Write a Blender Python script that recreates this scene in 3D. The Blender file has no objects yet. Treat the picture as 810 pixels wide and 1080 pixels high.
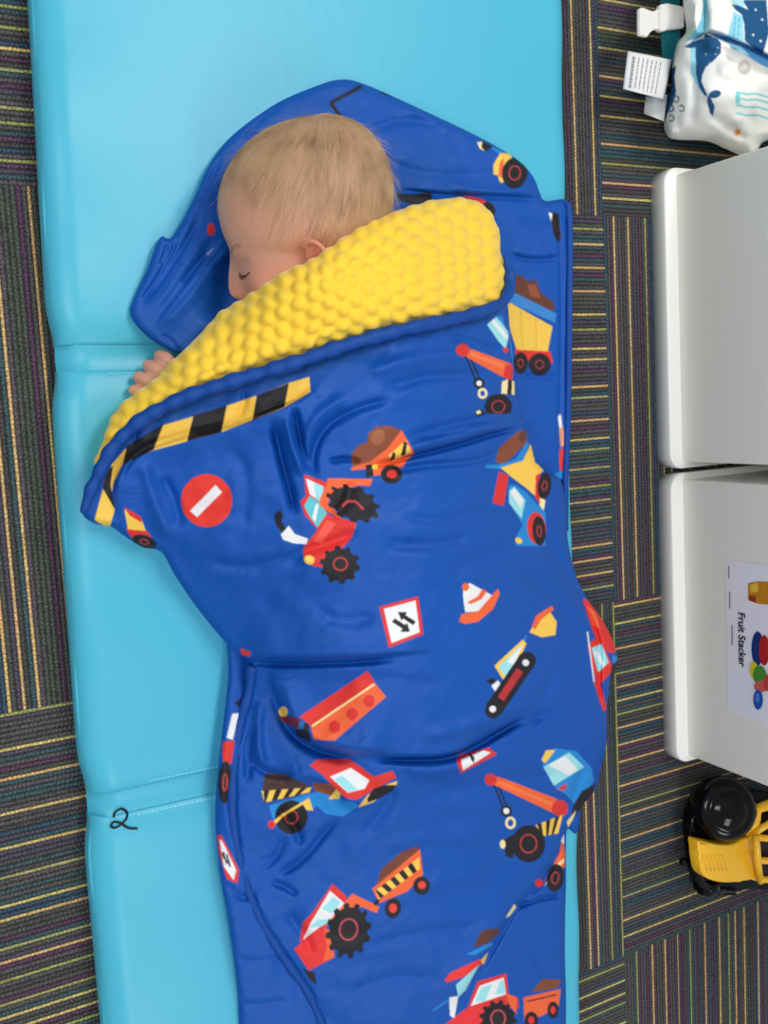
import bpy, bmesh, math, random
import numpy as np
from mathutils import Vector, Matrix, Euler

random.seed(7); RNG = np.random.default_rng(7)
SC = bpy.context.scene; COL = SC.collection
SC.view_settings.view_transform = 'Standard'
SC.view_settings.look = 'None'

# ------------------------------------------------------------------ camera
EUL = Euler((-0.08250417, -0.48888019, -0.0613766), 'XYZ'); F = 1033.26; H = 1.0
cam = bpy.data.cameras.new('camera'); camo = bpy.data.objects.new('camera', cam); COL.objects.link(camo)
camo.location = (0, 0, H); camo.rotation_euler = EUL
cam.sensor_fit = 'VERTICAL'; cam.sensor_height = 36; cam.lens = F/1080*36; cam.clip_start = .02
SC.camera = camo
R = np.array(EUL.to_matrix())
CP = np.array([0, 0, H])

def rays(u, v):
    u = np.asarray(u, float); v = np.asarray(v, float)
    d = np.stack([u-405, -(v-540), np.full(u.shape, -F)], -1)
    return d @ R.T
def at(u, v, z):                       # photo point + height -> world (arrays or scalars)
    d = rays(u, v); t = (np.asarray(z)-H)/d[..., 2]
    return CP + d*t[..., None]
def atV(u, v, z): return Vector(at(u, v, z))
def atX(u, v, X):                      # photo point on the vertical plane x = X
    d = rays(u, v); return Vector(CP + d*(X/d[..., 0])[..., None])

# ------------------------------------------------------------------ helpers
def lin(c):
    return tuple(((x/255)/12.92 if x/255 <= .04045 else ((x/255+.055)/1.055)**2.4) for x in c)
def lin4(c): return lin(c)+(1,)
def tag(o, label, cat, group=None):
    o['label'] = label; o['category'] = cat
    if group: o['group'] = group
    return o
def empty(name, loc, label, cat, group=None):
    o = bpy.data.objects.new(name, None); COL.objects.link(o); o.location = loc; o.empty_display_size = .05
    return tag(o, label, cat, group)
def link(name, me, mat, parent=None, smooth=True):
    o = bpy.data.objects.new(name, me); COL.objects.link(o)
    if mat: me.materials.append(mat)
    if smooth: me.polygons.foreach_set('use_smooth', [True]*len(me.polygons))
    if parent:
        o.parent = parent; o.matrix_parent_inverse = Matrix.Translation(-parent_loc(parent))
    return o
def parent_loc(p):
    l = Vector(p.location)
    return l
def obj_bm(name, bm, mat, parent=None, smooth=True):
    me = bpy.data.meshes.new(name); bmesh.ops.recalc_face_normals(bm, faces=bm.faces); bm.to_mesh(me); bm.free()
    return link(name, me, mat, parent, smooth)

def nt(name):
    m = bpy.data.materials.new(name); m.use_nodes = True; t = m.node_tree
    return m, t, t.nodes['Principled BSDF']
def noise_bump(t, b, scale, strength, dist=.001, detail=3, coord='Object', stretch=None):
    tc = t.nodes.new('ShaderNodeTexCoord'); n = t.nodes.new('ShaderNodeTexNoise'); bp = t.nodes.new('ShaderNodeBump')
    n.inputs['Scale'].default_value = scale; n.inputs['Detail'].default_value = detail
    src = tc.outputs[coord]
    if stretch:
        mp = t.nodes.new('ShaderNodeMapping'); mp.inputs['Scale'].default_value = stretch
        t.links.new(src, mp.inputs[0]); src = mp.outputs[0]
    t.links.new(src, n.inputs['Vector']); t.links.new(n.outputs['Fac'], bp.inputs['Height'])
    bp.inputs['Strength'].default_value = strength; bp.inputs['Distance'].default_value = dist
    t.links.new(bp.outputs[0], b.inputs['Normal']); return n, bp
def mat(name, c, rough=.5, spec=.5, bump=None, sheen=0, vary=0, sss=0):
    m, t, b = nt(name)
    b.inputs['Base Color'].default_value = lin4(c); b.inputs['Roughness'].default_value = rough
    b.inputs['Specular IOR Level'].default_value = spec
    if sheen: b.inputs['Sheen Weight'].default_value = sheen; b.inputs['Sheen Roughness'].default_value = .4
    if bump: noise_bump(t, b, *bump)
    if vary:
        tc = t.nodes.new('ShaderNodeTexCoord'); n = t.nodes.new('ShaderNodeTexNoise'); n.inputs['Scale'].default_value = 14
        t.links.new(tc.outputs['Object'], n.inputs['Vector'])
        r = t.nodes.new('ShaderNodeMapRange'); r.inputs[3].default_value = 1-vary; r.inputs[4].default_value = 1+vary
        h = t.nodes.new('ShaderNodeHueSaturation'); h.inputs['Color'].default_value = lin4(c)
        t.links.new(n.outputs['Fac'], r.inputs[0]); t.links.new(r.outputs[0], h.inputs['Value']); t.links.new(h.outputs[0], b.inputs['Base Color'])
    if sss:
        b.inputs['Subsurface Weight'].default_value = sss; b.inputs['Subsurface Radius'].default_value = (1, .4, .25); b.inputs['Subsurface Scale'].default_value = .006
    return m
def attr_mat(name, rough, spec=.5, bump=None, sheen=0, sss=0, attr='Col'):
    m = mat(name, (128, 128, 128), rough, spec, bump, sheen, 0, sss); t = m.node_tree; b = t.nodes['Principled BSDF']
    a = t.nodes.new('ShaderNodeAttribute'); a.attribute_name = attr
    t.links.new(a.outputs['Color'], b.inputs['Base Color']); return m

def catmull(P, closed=True, step=3.0):
    P = np.array(P, float); n = len(P); out = []
    rng = range(n) if closed else range(n-1)
    for i in rng:
        if closed: a, b, c, d = P[(i-1) % n], P[i], P[(i+1) % n], P[(i+2) % n]
        else: a, b, c, d = P[max(i-1, 0)], P[i], P[i+1], P[min(i+2, n-1)]
        k = max(2, int(np.linalg.norm((c-b)[:2])/step))
        for j in range(k):
            s = j/k
            out.append(.5*((2*b)+(-a+c)*s+(2*a-5*b+4*c-d)*s*s+(-a+3*b-3*c+d)*s**3))
    if not closed: out.append(P[-1])
    return np.array(out)
def seg_dist(X, Y, A, closed=True):
    """distance, nearest point, arclength param, side sign to polyline"""
    A = np.asarray(A, float); B = np.roll(A, -1, 0) if closed else A[1:]
    if not closed: A0 = A[:-1]
    else: A0 = A
    L = np.linalg.norm(B-A0, axis=1); cum = np.concatenate([[0], np.cumsum(L)[:-1]]); tot = L.sum()
    n = len(X); D = np.full(n, 1e9); NX = np.zeros(n); NY = np.zeros(n); S = np.zeros(n); SG = np.zeros(n)
    for i in range(len(A0)):
        ax, ay = A0[i]; dx, dy = B[i]-A0[i]; l2 = dx*dx+dy*dy+1e-12
        t = np.clip(((X-ax)*dx+(Y-ay)*dy)/l2, 0, 1); px = ax+t*dx; py = ay+t*dy
        d = (X-px)**2+(Y-py)**2; m = d < D
        D = np.where(m, d, D); NX = np.where(m, px, NX); NY = np.where(m, py, NY)
        S = np.where(m, (cum[i]+t*L[i])/tot, S); SG = np.where(m, np.sign(dx*(Y-ay)-dy*(X-ax)), SG)
    return np.sqrt(D), NX, NY, S, SG
def inside(X, Y, P):
    P = np.asarray(P, float); r = np.zeros(X.shape, bool); n = len(P)
    for i in range(n):
        x0, y0 = P[i]; x1, y1 = P[(i+1) % n]
        if y0 == y1: continue
        c = ((y0 > Y) != (y1 > Y)) & (X < (x1-x0)*(Y-y0)/(y1-y0)+x0)
        r ^= c
    return r
def vnoise(X, Y, s, seed=0):
    rg = np.random.default_rng(seed); G = rg.uniform(-1, 1, (128, 128))
    x = X/s+37.3; y = Y/s+11.7; i = np.floor(x).astype(int); j = np.floor(y).astype(int); fx = x-i; fy = y-j
    fx = fx*fx*fx*(fx*(fx*6-15)+10); fy = fy*fy*fy*(fy*(fy*6-15)+10)
    g = lambda a, b: G[a % 128, b % 128]
    return (g(i, j)*(1-fx)+g(i+1, j)*fx)*(1-fy)+(g(i, j+1)*(1-fx)+g(i+1, j+1)*fx)*fy
class TPS:
    def __init__(s, pts, reg=.3):
        P = np.array(pts, float); s.P = P[:, :2]/100; n = len(P)
        K = s.k(np.linalg.norm(s.P[:, None]-s.P[None], axis=2))+np.eye(n)*reg*.1
        A = np.zeros((n+3, n+3)); A[:n, :n] = K; A[:n, n] = 1; A[:n, n+1:] = s.P; A[n, :n] = 1; A[n+1:, :n] = s.P.T
        s.w = np.linalg.solve(A, np.concatenate([P[:, 2], [0, 0, 0]]))
    def k(s, r): return np.where(r > 0, r*r*np.log(r+1e-9), 0)
    def __call__(s, X, Y):
        x = X/100; y = Y/100; n = len(s.P); z = s.w[n]+s.w[n+1]*x+s.w[n+2]*y
        for i in range(n): z = z+s.w[i]*s.k(np.hypot(x-s.P[i, 0], y-s.P[i, 1]))
        return z
def stroke(X, Y, Z, pts, amp, w, kind='g', W=30):
    """fold stroke. g: gaussian ridge/valley; s: overlapping step (raised on the left-hand side, fading over W)"""
    A = catmull(pts, False, 8); m = (X > A[:, 0].min()-3*W) & (X < A[:, 0].max()+3*W) & (Y > A[:, 1].min()-3*W) & (Y < A[:, 1].max()+3*W)
    if not m.any(): return
    d, _, _, s, sg = seg_dist(X[m], Y[m], A, False); tp = np.clip(np.minimum(s, 1-s)*5, 0, 1); tp = tp*tp*(3-2*tp)
    if kind == 'g': Z[m] += amp*tp*np.exp(-(d/w)**2)
    else:
        sd = d*sg; Z[m] += amp*tp*(1/(1+np.exp(-sd/w*2)))*np.exp(-(np.maximum(sd, 0)/W)**2)

class Canvas:
    S = 2.0
    def __init__(s, bg, x0=0, y0=0, x1=810, y1=1100):
        s.x0, s.y0 = x0, y0; s.w = int((x1-x0)*s.S); s.h = int((y1-y0)*s.S)
        s.I = np.empty((s.h, s.w, 3)); s.I[:] = lin(bg); s.T = (0, 0, 1)
    def z(s, ox, oy, k): s.T = (ox, oy, k); return s
    def tr(s, p):
        p = np.array(p, float); return np.stack([s.T[0]+p[:, 0]/s.T[2], s.T[1]+p[:, 1]/s.T[2]], 1)
    def fill(s, c, P):
        P = np.stack([(P[:, 0]-s.x0)*s.S, (P[:, 1]-s.y0)*s.S], 1)
        a = np.floor(P.min(0)).astype(int); b = np.ceil(P.max(0)).astype(int)+1
        a = np.maximum(a, 0); b = np.minimum(b, [s.w, s.h])
        if (b <= a).any(): return
        X, Y = np.meshgrid(np.arange(a[0], b[0])+.5, np.arange(a[1], b[1])+.5)
        m = inside(X, Y, P); s.I[a[1]:b[1], a[0]:b[0]][m] = lin(c)
    def p(s, c, pts): s.fill(c, s.tr(pts)); return s
    def e(s, c, cx, cy, rx, ry=None, rot=0, knobs=0, clip=None):
        ry = ry or rx; a = np.linspace(0, 2*np.pi, 73 if not knobs else knobs*8+1)[:-1]
        k = 1+(0.09*np.sign(np.sin(a*knobs)) if knobs else 0); r = math.radians(rot)
        x = rx*k*np.cos(a); y = ry*k*np.sin(a)
        P = np.stack([cx+x*math.cos(r)-y*math.sin(r), cy+x*math.sin(r)+y*math.cos(r)], 1)
        if clip: P[:, 1] = np.minimum(P[:, 1], clip)
        s.p(c, P); return s
    def ring(s, c, bg, cx, cy, rx, ry=None, rot=0, w=3):
        ry = ry or rx; s.e(c, cx, cy, rx, ry, rot); s.e(bg, cx, cy, rx-w, max(ry-w, 1), rot); return s
    def l(s, c, pts, w):
        for (a, b) in zip(pts[:-1], pts[1:]):
            a = np.array(a, float); b = np.array(b, float); d = b-a; n = np.array([-d[1], d[0]])/(np.linalg.norm(d)+1e-9)*w/2
            s.p(c, [a+n, b+n, b-n, a-n])
        return s
    def wheel(s, cx, cy, rx, ry=None, rot=0, knobs=0, ring=.4, clip=None):
        ry = ry or rx; s.e(BLK, cx, cy, rx, ry, rot, knobs, clip)
        if ring:
            w = max(rx, ry)*.07; s.ring(DRED, BLK, cx, cy, rx*ring, ry*ring, rot, w)
        return s
    def hazard(s, quad, n, c0, c1):
        """striped quad a-b-c-d, stripes across a->b"""
        a, b, c, d = [np.array(q, float) for q in quad]; s.p(c0, quad)
        for i in range(n):
            t0 = (i+.15)/n; t1 = (i+.65)/n; k = .5/n
            s.p(c1, [a+(b-a)*t0, a+(b-a)*t1, d+(c-d)*max(0, t1-k), d+(c-d)*max(0, t0-k)])
        return s
    def blur(s, n=1):
        for _ in range(n):
            I = s.I; I = (np.roll(I, 1, 0)+2*I+np.roll(I, -1, 0))/4; s.I = (np.roll(I, 1, 1)+2*I+np.roll(I, -1, 1))/4
    def sample(s, U, V):
        x = np.clip((U-s.x0)*s.S-.5, 0, s.w-1.01); y = np.clip((V-s.y0)*s.S-.5, 0, s.h-1.01)
        i = x.astype(int); j = y.astype(int); fx = (x-i)[:, None]; fy = (y-j)[:, None]; I = s.I
        return (I[j, i]*(1-fx)+I[j, i+1]*fx)*(1-fy)+(I[j+1, i]*(1-fx)+I[j+1, i+1]*fx)*fy

def relief(name, outline, sp, zf, m, parent, col=None, edge=(.006, 8), skirt=.03, floor_z=.046, disp=None, smooth_outline=True, inset=2.0):
    O = catmull(outline, True, 3) if smooth_outline else np.array(outline, float)
    x0, y0 = O.min(0)-sp*2; x1, y1 = O.max(0)+sp*2
    gx = np.arange(x0, x1, sp); gy = np.arange(y0, y1, sp); nx, ny = len(gx), len(gy)
    X, Y = np.meshgrid(gx, gy); X = X.ravel(); Y = Y.ravel()
    # coarse signed distance
    cs = 5.0; cx = np.arange(x0-cs, x1+2*cs, cs); cy = np.arange(y0-cs, y1+2*cs, cs); CX, CY = np.meshgrid(cx, cy)
    d, _, _, _, _ = seg_dist(CX.ravel(), CY.ravel(), O); d = np.where(inside(CX.ravel(), CY.ravel(), O), d, -d).reshape(CX.shape)
    fx = (X-cx[0])/cs; fy = (Y-cy[0])/cs; i = fx.astype(int); j = fy.astype(int); fx -= i; fy -= j
    D = (d[j, i]*(1-fx)+d[j, i+1]*fx)*(1-fy)+(d[j+1, i]*(1-fx)+d[j+1, i+1]*fx)*fy
    nr = np.where(np.abs(D) < cs*1.5)[0]
    dd, NX, NY, _, _ = seg_dist(X[nr], Y[nr], O); ins = inside(X[nr], Y[nr], O); D[nr] = np.where(ins, dd, -dd)
    inner = (D > .3*sp).reshape(ny, nx); nb = np.zeros_like(inner)
    for a in (-1, 0, 1):
        for b in (-1, 0, 1): nb |= np.roll(np.roll(inner, a, 0), b, 1)
    snap = (nb & ~inner).ravel(); lut = np.zeros(len(X), int)-1; lut[nr] = np.arange(len(nr)); si = np.where(snap)[0]; si = si[lut[si] >= 0]
    X[si] = NX[lut[si]]; Y[si] = NY[lut[si]]; D[si] = 0
    keep = inner.ravel().copy(); keep[si] = True
    K = keep.reshape(ny, nx); Q = K[:-1, :-1] & K[1:, :-1] & K[:-1, 1:] & K[1:, 1:]
    I = np.arange(nx*ny).reshape(ny, nx); q = np.stack([I[:-1, :-1][Q], I[1:, :-1][Q], I[1:, 1:][Q], I[:-1, 1:][Q]], 1)
    used = np.unique(q); mp = np.full(nx*ny, -1); mp[used] = np.arange(len(used)); q = mp[q]; X, Y, D = X[used], Y[used], D[used]
    Z = zf(X, Y, D)
    if edge:
        e = np.clip(1-D/edge[1], 0, 1); Z = Z-edge[0]*(1-np.sqrt(np.clip(1-e*e, 0, 1)))
    Z = np.maximum(Z, floor_z+.001)
    # boundary edges
    e = np.concatenate([q[:, [0, 1]], q[:, [1, 2]], q[:, [2, 3]], q[:, [3, 0]]]); key = np.sort(e, 1); kk = key[:, 0].astype(np.int64)*len(X)+key[:, 1]
    _, idx, cnt = np.unique(kk, return_index=True, return_counts=True); be = e[idx[cnt == 1]]
    bv = np.unique(be); n0 = len(X); bm_ = np.full(n0, -1); bm_[bv] = np.arange(len(bv))
    P = at(X, Y, Z)
    if disp is not None:
        # vertex normals from grid faces
        fn = np.cross(P[q[:, 2]]-P[q[:, 0]], P[q[:, 3]]-P[q[:, 1]]); N = np.zeros_like(P)
        for k in range(4): np.add.at(N, q[:, k], fn)
        N /= np.linalg.norm(N, axis=1)[:, None]+1e-12
        N *= np.sign((N*(CP-P)).sum(1))[:, None]
        P = P+N*disp(X, Y, D)[:, None]
    # skirt tucked under the rim
    cxy = np.stack([X[bv], Y[bv]], 1); rows = [P]; nrow = 2; faces = [q]; prev = bv
    for r in range(1, nrow+1):
        zz = np.maximum(P[bv, 2]-skirt*(r/nrow), floor_z); rows.append(at(cxy[:, 0], cxy[:, 1], zz)); base = n0+(r-1)*len(bv)
        cur = base+np.arange(len(bv)); pm = np.full(n0, -1); pm[bv] = prev; cm = np.full(n0, -1); cm[bv] = cur
        faces.append(np.stack([pm[be[:, 1]], pm[be[:, 0]], cm[be[:, 0]], cm[be[:, 1]]], 1)); prev = cur
    V = np.concatenate(rows); Fc = np.concatenate(faces)
    me = bpy.data.meshes.new(name); me.vertices.add(len(V)); me.vertices.foreach_set('co', V.astype(np.float32).ravel())
    me.loops.add(len(Fc)*4); me.loops.foreach_set('vertex_index', Fc[:, ::-1].astype(np.int32).ravel() if False else Fc.astype(np.int32).ravel())
    me.polygons.add(len(Fc)); me.polygons.foreach_set('loop_start', np.arange(len(Fc), dtype=np.int32)*4); me.polygons.foreach_set('loop_total', np.full(len(Fc), 4, np.int32))
    me.update(); me.validate()
    if col is not None:
        c = col(X, Y); c = np.concatenate([c]+[c[bv]]*nrow); ca = me.attributes.new('Col', 'FLOAT_COLOR', 'POINT')
        ca.data.foreach_set('color', np.concatenate([c, np.ones((len(c), 1))], 1).astype(np.float32).ravel())
    return link(name, me, m, parent)

def tube_mesh(path, rad, seg=10, closed=False, flat=1.0):
    """bmesh tube along world points with per-point radii"""
    bm = bmesh.new(); n = len(path); path = [Vector(p) for p in path]; rings = []
    rad = [rad]*n if np.isscalar(rad) else list(rad); up = Vector((0, 0, 1))
    for i in range(n):
        a = path[i-1] if (i > 0 or closed) else path[0]; b = path[(i+1) % n] if (i < n-1 or closed) else path[-1]
        t = (b-a).normalized(); s = t.cross(up)
        if s.length < 1e-3: s = Vector((1, 0, 0))
        s.normalize(); w = s.cross(t).normalized()
        rings.append([bm.verts.new(path[i]+(s*math.cos(k*2*math.pi/seg)+w*math.sin(k*2*math.pi/seg)*flat)*rad[i]) for k in range(seg)])
    for i in range(n if closed else n-1):
        A, B = rings[i], rings[(i+1) % n]
        for k in range(seg): bm.faces.new((A[k], A[(k+1) % seg], B[(k+1) % seg], B[k]))
    if not closed:
        for rg, j in ((rings[0], 0), (rings[-1], -1)): bm.faces.new(rg)
    return bm
def box_bm(bm, lo, hi, bev=0, seg=2):
    r = bmesh.ops.create_cube(bm, size=1); vs = r['verts']
    for v in vs: v.co = Vector([lo[i]+(v.co[i]+.5)*(hi[i]-lo[i]) for i in range(3)])
    if bev: bmesh.ops.bevel(bm, geom=list({e for v in vs for e in v.link_edges}), offset=bev, segments=seg, profile=.5, affect='EDGES')
    return bm
def prism_bm(bm, pts, z0, z1, bev=0, seg=3, holes=None):
    """vertical prism from world xy polygon"""
    vs = [bm.verts.new((p[0], p[1], z0)) for p in pts]; f = bm.faces.new(vs); r = bmesh.ops.extrude_face_region(bm, geom=[f])
    up = [g for g in r['geom'] if isinstance(g, bmesh.types.BMVert)]
    for v in up: v.co.z = z1
    if bev:
        s = set(up); es = [e for e in bm.edges if e.verts[0] in s and e.verts[1] in s]
        bmesh.ops.bevel(bm, geom=es, offset=bev, segments=seg, profile=.5, affect='EDGES')
    return bm

# ------------------------------------------------------------------ palette
BLU = (2, 77, 166); BLK = (26, 24, 30); RED = (214, 48, 44); DRED = (190, 60, 60); ORG = (232, 98, 52); YEL = (240, 196, 80)
BRN = (128, 70, 46); LBL = (150, 214, 222); WHT = (226, 228, 230); CBL = (28, 130, 205); CRM = (240, 222, 160)

# ------------------------------------------------------------------ materials
M_mat = mat('blue_vinyl', (70, 176, 204), .38, .4, (60, .12, .002))
M_cloth = attr_mat('printed_polyester', .56, .32, (160, .35, .0007))
M_blue = mat('blue_polyester', (2, 66, 148), .56, .3, (200, .4, .0008))
M_yel = mat('yellow_plush', (242, 202, 66), .9, .1, (1400, .35, .0006), sheen=.3)
M_ink = mat('black_ink', (14, 16, 22), .5, .3)
M_thread = mat('pale_thread', (150, 225, 240), .6, .3)

# ------------------------------------------------------------------ floor (checkerboard of quarter-turned striped carpet tiles)
def build_floor():
    rnd = random.Random(3); V = []; Fc = []; C = []; UV = []
    bright = [(214, 178, 118), (204, 182, 118), (156, 158, 98), (208, 172, 120), (164, 164, 110)]
    dark = [(86, 84, 84), (78, 76, 78), (88, 82, 86), (88, 64, 86), (60, 80, 94), (66, 86, 90), (78, 82, 76), (80, 74, 88), (74, 72, 72), (84, 82, 80)]
    T = .503; w = T/104
    for i in range(-4, 5):
        for j in range(-4, 4):
            x0 = .865+i*T; y0 = .222+j*T; vert = (i+j) % 2 == 1      # stripes along y
            seq = []
            while len(seq) < 104:
                seq += [rnd.choice(dark) for _ in range(rnd.choice([2, 3, 3, 4, 4, 5, 6]))]+[rnd.choice(bright)]
            wd = [(.68 if q in bright else 1.0) for q in seq[:104]]; tot = sum(wd); pos = [0]
            for q in wd: pos.append(pos[-1]+q/tot*T)
            for k in range(104):
                a, b = pos[k], pos[k+1]; c = seq[k]; n = len(V)
                q = [(x0+a, y0), (x0+b, y0), (x0+b, y0+T), (x0+a, y0+T)] if vert else [(x0, y0+a), (x0+T, y0+a), (x0+T, y0+b), (x0, y0+b)]
                V += [(x, y, 0) for x, y in q]; Fc.append((n, n+1, n+2, n+3)); C += [lin4(c)]*4
                off = rnd.random()*50
                UV += [(0, off), (1, off), (1, off+T), (0, off+T)] if vert else [(0, off), (0, off+T), (1, off+T), (1, off)]
    me = bpy.data.meshes.new('floor'); me.from_pydata(V, [], Fc)
    ca = me.color_attributes.new('Col', 'FLOAT_COLOR', 'CORNER'); ca.data.foreach_set('color', np.array(C, np.float32).ravel())
    uv = me.uv_layers.new(name='UVMap'); uv.data.foreach_set('uv', np.array(UV, np.float32).ravel())
    m, t, b = nt('striped_carpet'); N = t.nodes; L = t.links
    a = N.new('ShaderNodeAttribute'); a.attribute_name = 'Col'
    u = N.new('ShaderNodeUVMap'); sx = N.new('ShaderNodeSeparateXYZ'); L.new(u.outputs[0], sx.inputs[0])
    def mth(op, x, y=None, z=None):
        n = N.new('ShaderNodeMath'); n.operation = op
        for k, q in enumerate((x, y, z)):
            if q is None: continue
            if isinstance(q, (int, float)): n.inputs[k].default_value = q
            else: L.new(q, n.inputs[k])
        return n.outputs[0]
    tc = N.new('ShaderNodeTexCoord')
    n1 = N.new('ShaderNodeTexNoise'); n1.inputs['Scale'].default_value = 420; n1.inputs['Detail'].default_value = 2; L.new(tc.outputs['Object'], n1.inputs['Vector'])
    n2 = N.new('ShaderNodeTexNoise'); n2.inputs['Scale'].default_value = 800; L.new(tc.outputs['Object'], n2.inputs['Vector'])
    n3 = N.new('ShaderNodeTexNoise'); n3.inputs['Scale'].default_value = 9; L.new(tc.outputs['Object'], n3.inputs['Vector'])
    uu = mth('ADD', sx.outputs['X'], mth('MULTIPLY', mth('SUBTRACT', n1.outputs['Fac'], .5), 1.1))
    prof = mth('SINE', mth('MULTIPLY', mth('MINIMUM', mth('MAXIMUM', uu, 0), 1), math.pi))
    loops = mth('SINE', mth('MULTIPLY', sx.outputs['Y'], 2*math.pi/.0042)); loops = mth('MULTIPLY_ADD', loops, .5, .5)
    hgt = mth('MULTIPLY', prof, mth('MULTIPLY_ADD', loops, .45, .55))
    br = mth('MULTIPLY_ADD', hgt, .95, .32); br = mth('MULTIPLY', br, mth('MAXIMUM', mth('MULTIPLY_ADD', n2.outputs['Fac'], 4.0, -.95), .15))
    hs = N.new('ShaderNodeHueSaturation'); L.new(a.outputs['Color'], hs.inputs['Color']); L.new(br, hs.inputs['Value'])
    L.new(mth('MULTIPLY_ADD', n3.outputs['Fac'], .10, .45), hs.inputs['Hue'])
    L.new(hs.outputs[0], b.inputs['Base Color']); b.inputs['Roughness'].default_value = .95; b.inputs['Specular IOR Level'].default_value = .15
    bp = N.new('ShaderNodeBump'); bp.inputs['Distance'].default_value = .0025; bp.inputs['Strength'].default_value = .8; L.new(hgt, bp.inputs['Height']); L.new(bp.outputs[0], b.inputs['Normal'])
    o = link('floor', me, m, None, False); o['kind'] = 'structure'; return o
build_floor()

# ------------------------------------------------------------------ folding nap mat
MAT_T = .048
def build_mat():
    ang = math.radians(-1.05); ca, sa = math.cos(ang), math.sin(ang)
    ox, oy = .1635, .058                                     # left end of the upper crease
    root = empty('nap_mat', (ox+.305, oy, 0), 'light blue vinyl folding nap mat lying on the striped carpet, marked with a black 2', 'nap mat')
    Wd = .612
    def W2(a, b, z):  # a across, b along (up), rotated
        return (ox+a*ca-b*sa, oy+a*sa+b*ca, z)
    secs = [(.012, .47), (-.425, -.012), (-.90, -.449)]
    for si, (b0, b1) in enumerate(secs):
        na, nb = 150, 110; V = []; Fc = []
        tt = lambda n: .5-.5*np.cos(np.linspace(0, math.pi, n+1))
        A = tt(na); B = tt(nb); X, Y = np.meshgrid(A, B); L = b1-b0
        # distances to the edges in metres
        def prof(d, r): e = np.clip(1-d/r, 0, 1); return np.sqrt(np.clip(1-e*e, 0, 1))
        da = np.minimum(X, 1-X)*Wd; db = np.minimum(Y, 1-Y)*L
        pz = .5+.5*prof(da, .028)
        hb = .88+.12*prof(db, .03)*(1) 
        z = MAT_T*(pz*hb)
        ext = -.006*np.exp(-(db/.02)**2)                      # pinch of the outline at the creases
        aX = X*Wd+(1-X)*((Y*L*.016 if si == 0 else 0)+((1-Y)*L*.018 if si == 2 else 0)); aX = aX-np.sign(X-.5)*(.006*np.exp(-(db/.025)**2))*np.abs(2*X-1)**6
        wv = np.exp(-(da/.06)**2)*.0016*np.sin(Y*L*38+si)+vnoise(X*61, Y*L*100, 17, si+4)*.0007
        z = z+wv*(da > .002)
        bY = b0+Y*L
        P = np.stack([ox+aX*ca-bY*sa, oy+aX*sa+bY*ca, z], -1)
        V = P.reshape(-1, 3).tolist(); I = np.arange((na+1)*(nb+1)).reshape(nb+1, na+1)
        q = np.stack([I[:-1, :-1], I[:-1, 1:], I[1:, 1:], I[1:, :-1]], -1).reshape(-1, 4).tolist()
        loop = list(I[0, :])+list(I[1:, -1])+list(I[-1, -2::-1])+list(I[-2:0:-1, 0]); n0 = len(V)
        prev = [int(k) for k in loop]
        for r, (zz, inn) in enumerate([(.5, 0.0), (.12, .003), (.0, .008)]):
            cur = []
            for k in loop:
                x, y, z_ = V[k]; a = (x-ox)*ca+(y-oy)*sa; b = -(x-ox)*sa+(y-oy)*ca
                a += inn if a < Wd/2 else -inn
                cur.append(len(V)); V.append(list(W2(a, b, MAT_T*zz if r else z_*.75)))
            for k in range(len(loop)): q.append([prev[k], cur[k], cur[(k+1) % len(loop)], prev[(k+1) % len(loop)]])
            prev = cur
        q.append(prev[::-1])
        me = bpy.data.meshes.new('mat_panel'); me.from_pydata(V, [], [list(map(int, f)) for f in q]); me.update()
        link('mat_panel', me, M_mat, root)
    for bb in (0, -.437):
        n, k = 12, 40; V = []; Fc = []
        for j in range(n+1):
            b = -.0135+.027*j/n
            for i in range(k+1): a = .007+(Wd-.014)*i/k; e = min(i, k-i); V.append(W2(a, bb+b, MAT_T*(.876-.05*(1-(b/.0135)**2)-(.5 if e == 0 else 0))))
        for j in range(n):
            for i in range(k): q = j*(k+1)+i; Fc.append((q, q+1, q+k+2, q+k+1))
        me = bpy.data.meshes.new('hinge_strip'); me.from_pydata(V, [], Fc); me.update(); link('hinge_strip', me, M_mat, root)
    # stitching along the hinges
    for bb in (0, -.437):
        for s in (-.016, .016):
            bm = bmesh.new()
            for k in range(int((Wd-.12)/.0046)):
                a = .05+k*.0046; box_bm(bm, (0, 0, 0), (.0030, .0007, .0006))
                bmesh.ops.translate(bm, vec=(0, 0, 0), verts=[])
                vs = bm.verts[-8:] if False else None
                bm.verts.ensure_lookup_table()
                for v in bm.verts[-8:]:
                    p = v.co.copy(); v.co = Vector(W2(a+p.x, bb+s+p.y, MAT_T*.93+p.z))
            obj_bm('hinge_stitching', bm, M_thread, root, False)
    # hand-written 2
    two = [(120, 862), (121, 857), (128, 853), (134, 857), (133, 864), (127, 870), (121, 873), (117, 871), (120, 867), (127, 868), (135, 873), (145, 874)]
    pts = catmull(two, False, 1.0); path = []
    for u, v in pts:
        p = atV(u, v, MAT_T*.9); b = -(p.x-ox)*sa+(p.y-oy)*ca; d = max(0, abs(b+.437)-.012); e = max(0, 1-d/.03)
        zz = MAT_T*(.88+.12*math.sqrt(1-e*e))+.0007 if d > 0 else MAT_T*.879+.0004
        path.append(atV(u, v, zz))
    obj_bm('number_mark', tube_mesh(path, .0011, 6, flat=.5), M_ink, root)
    return root
build_mat()

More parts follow.
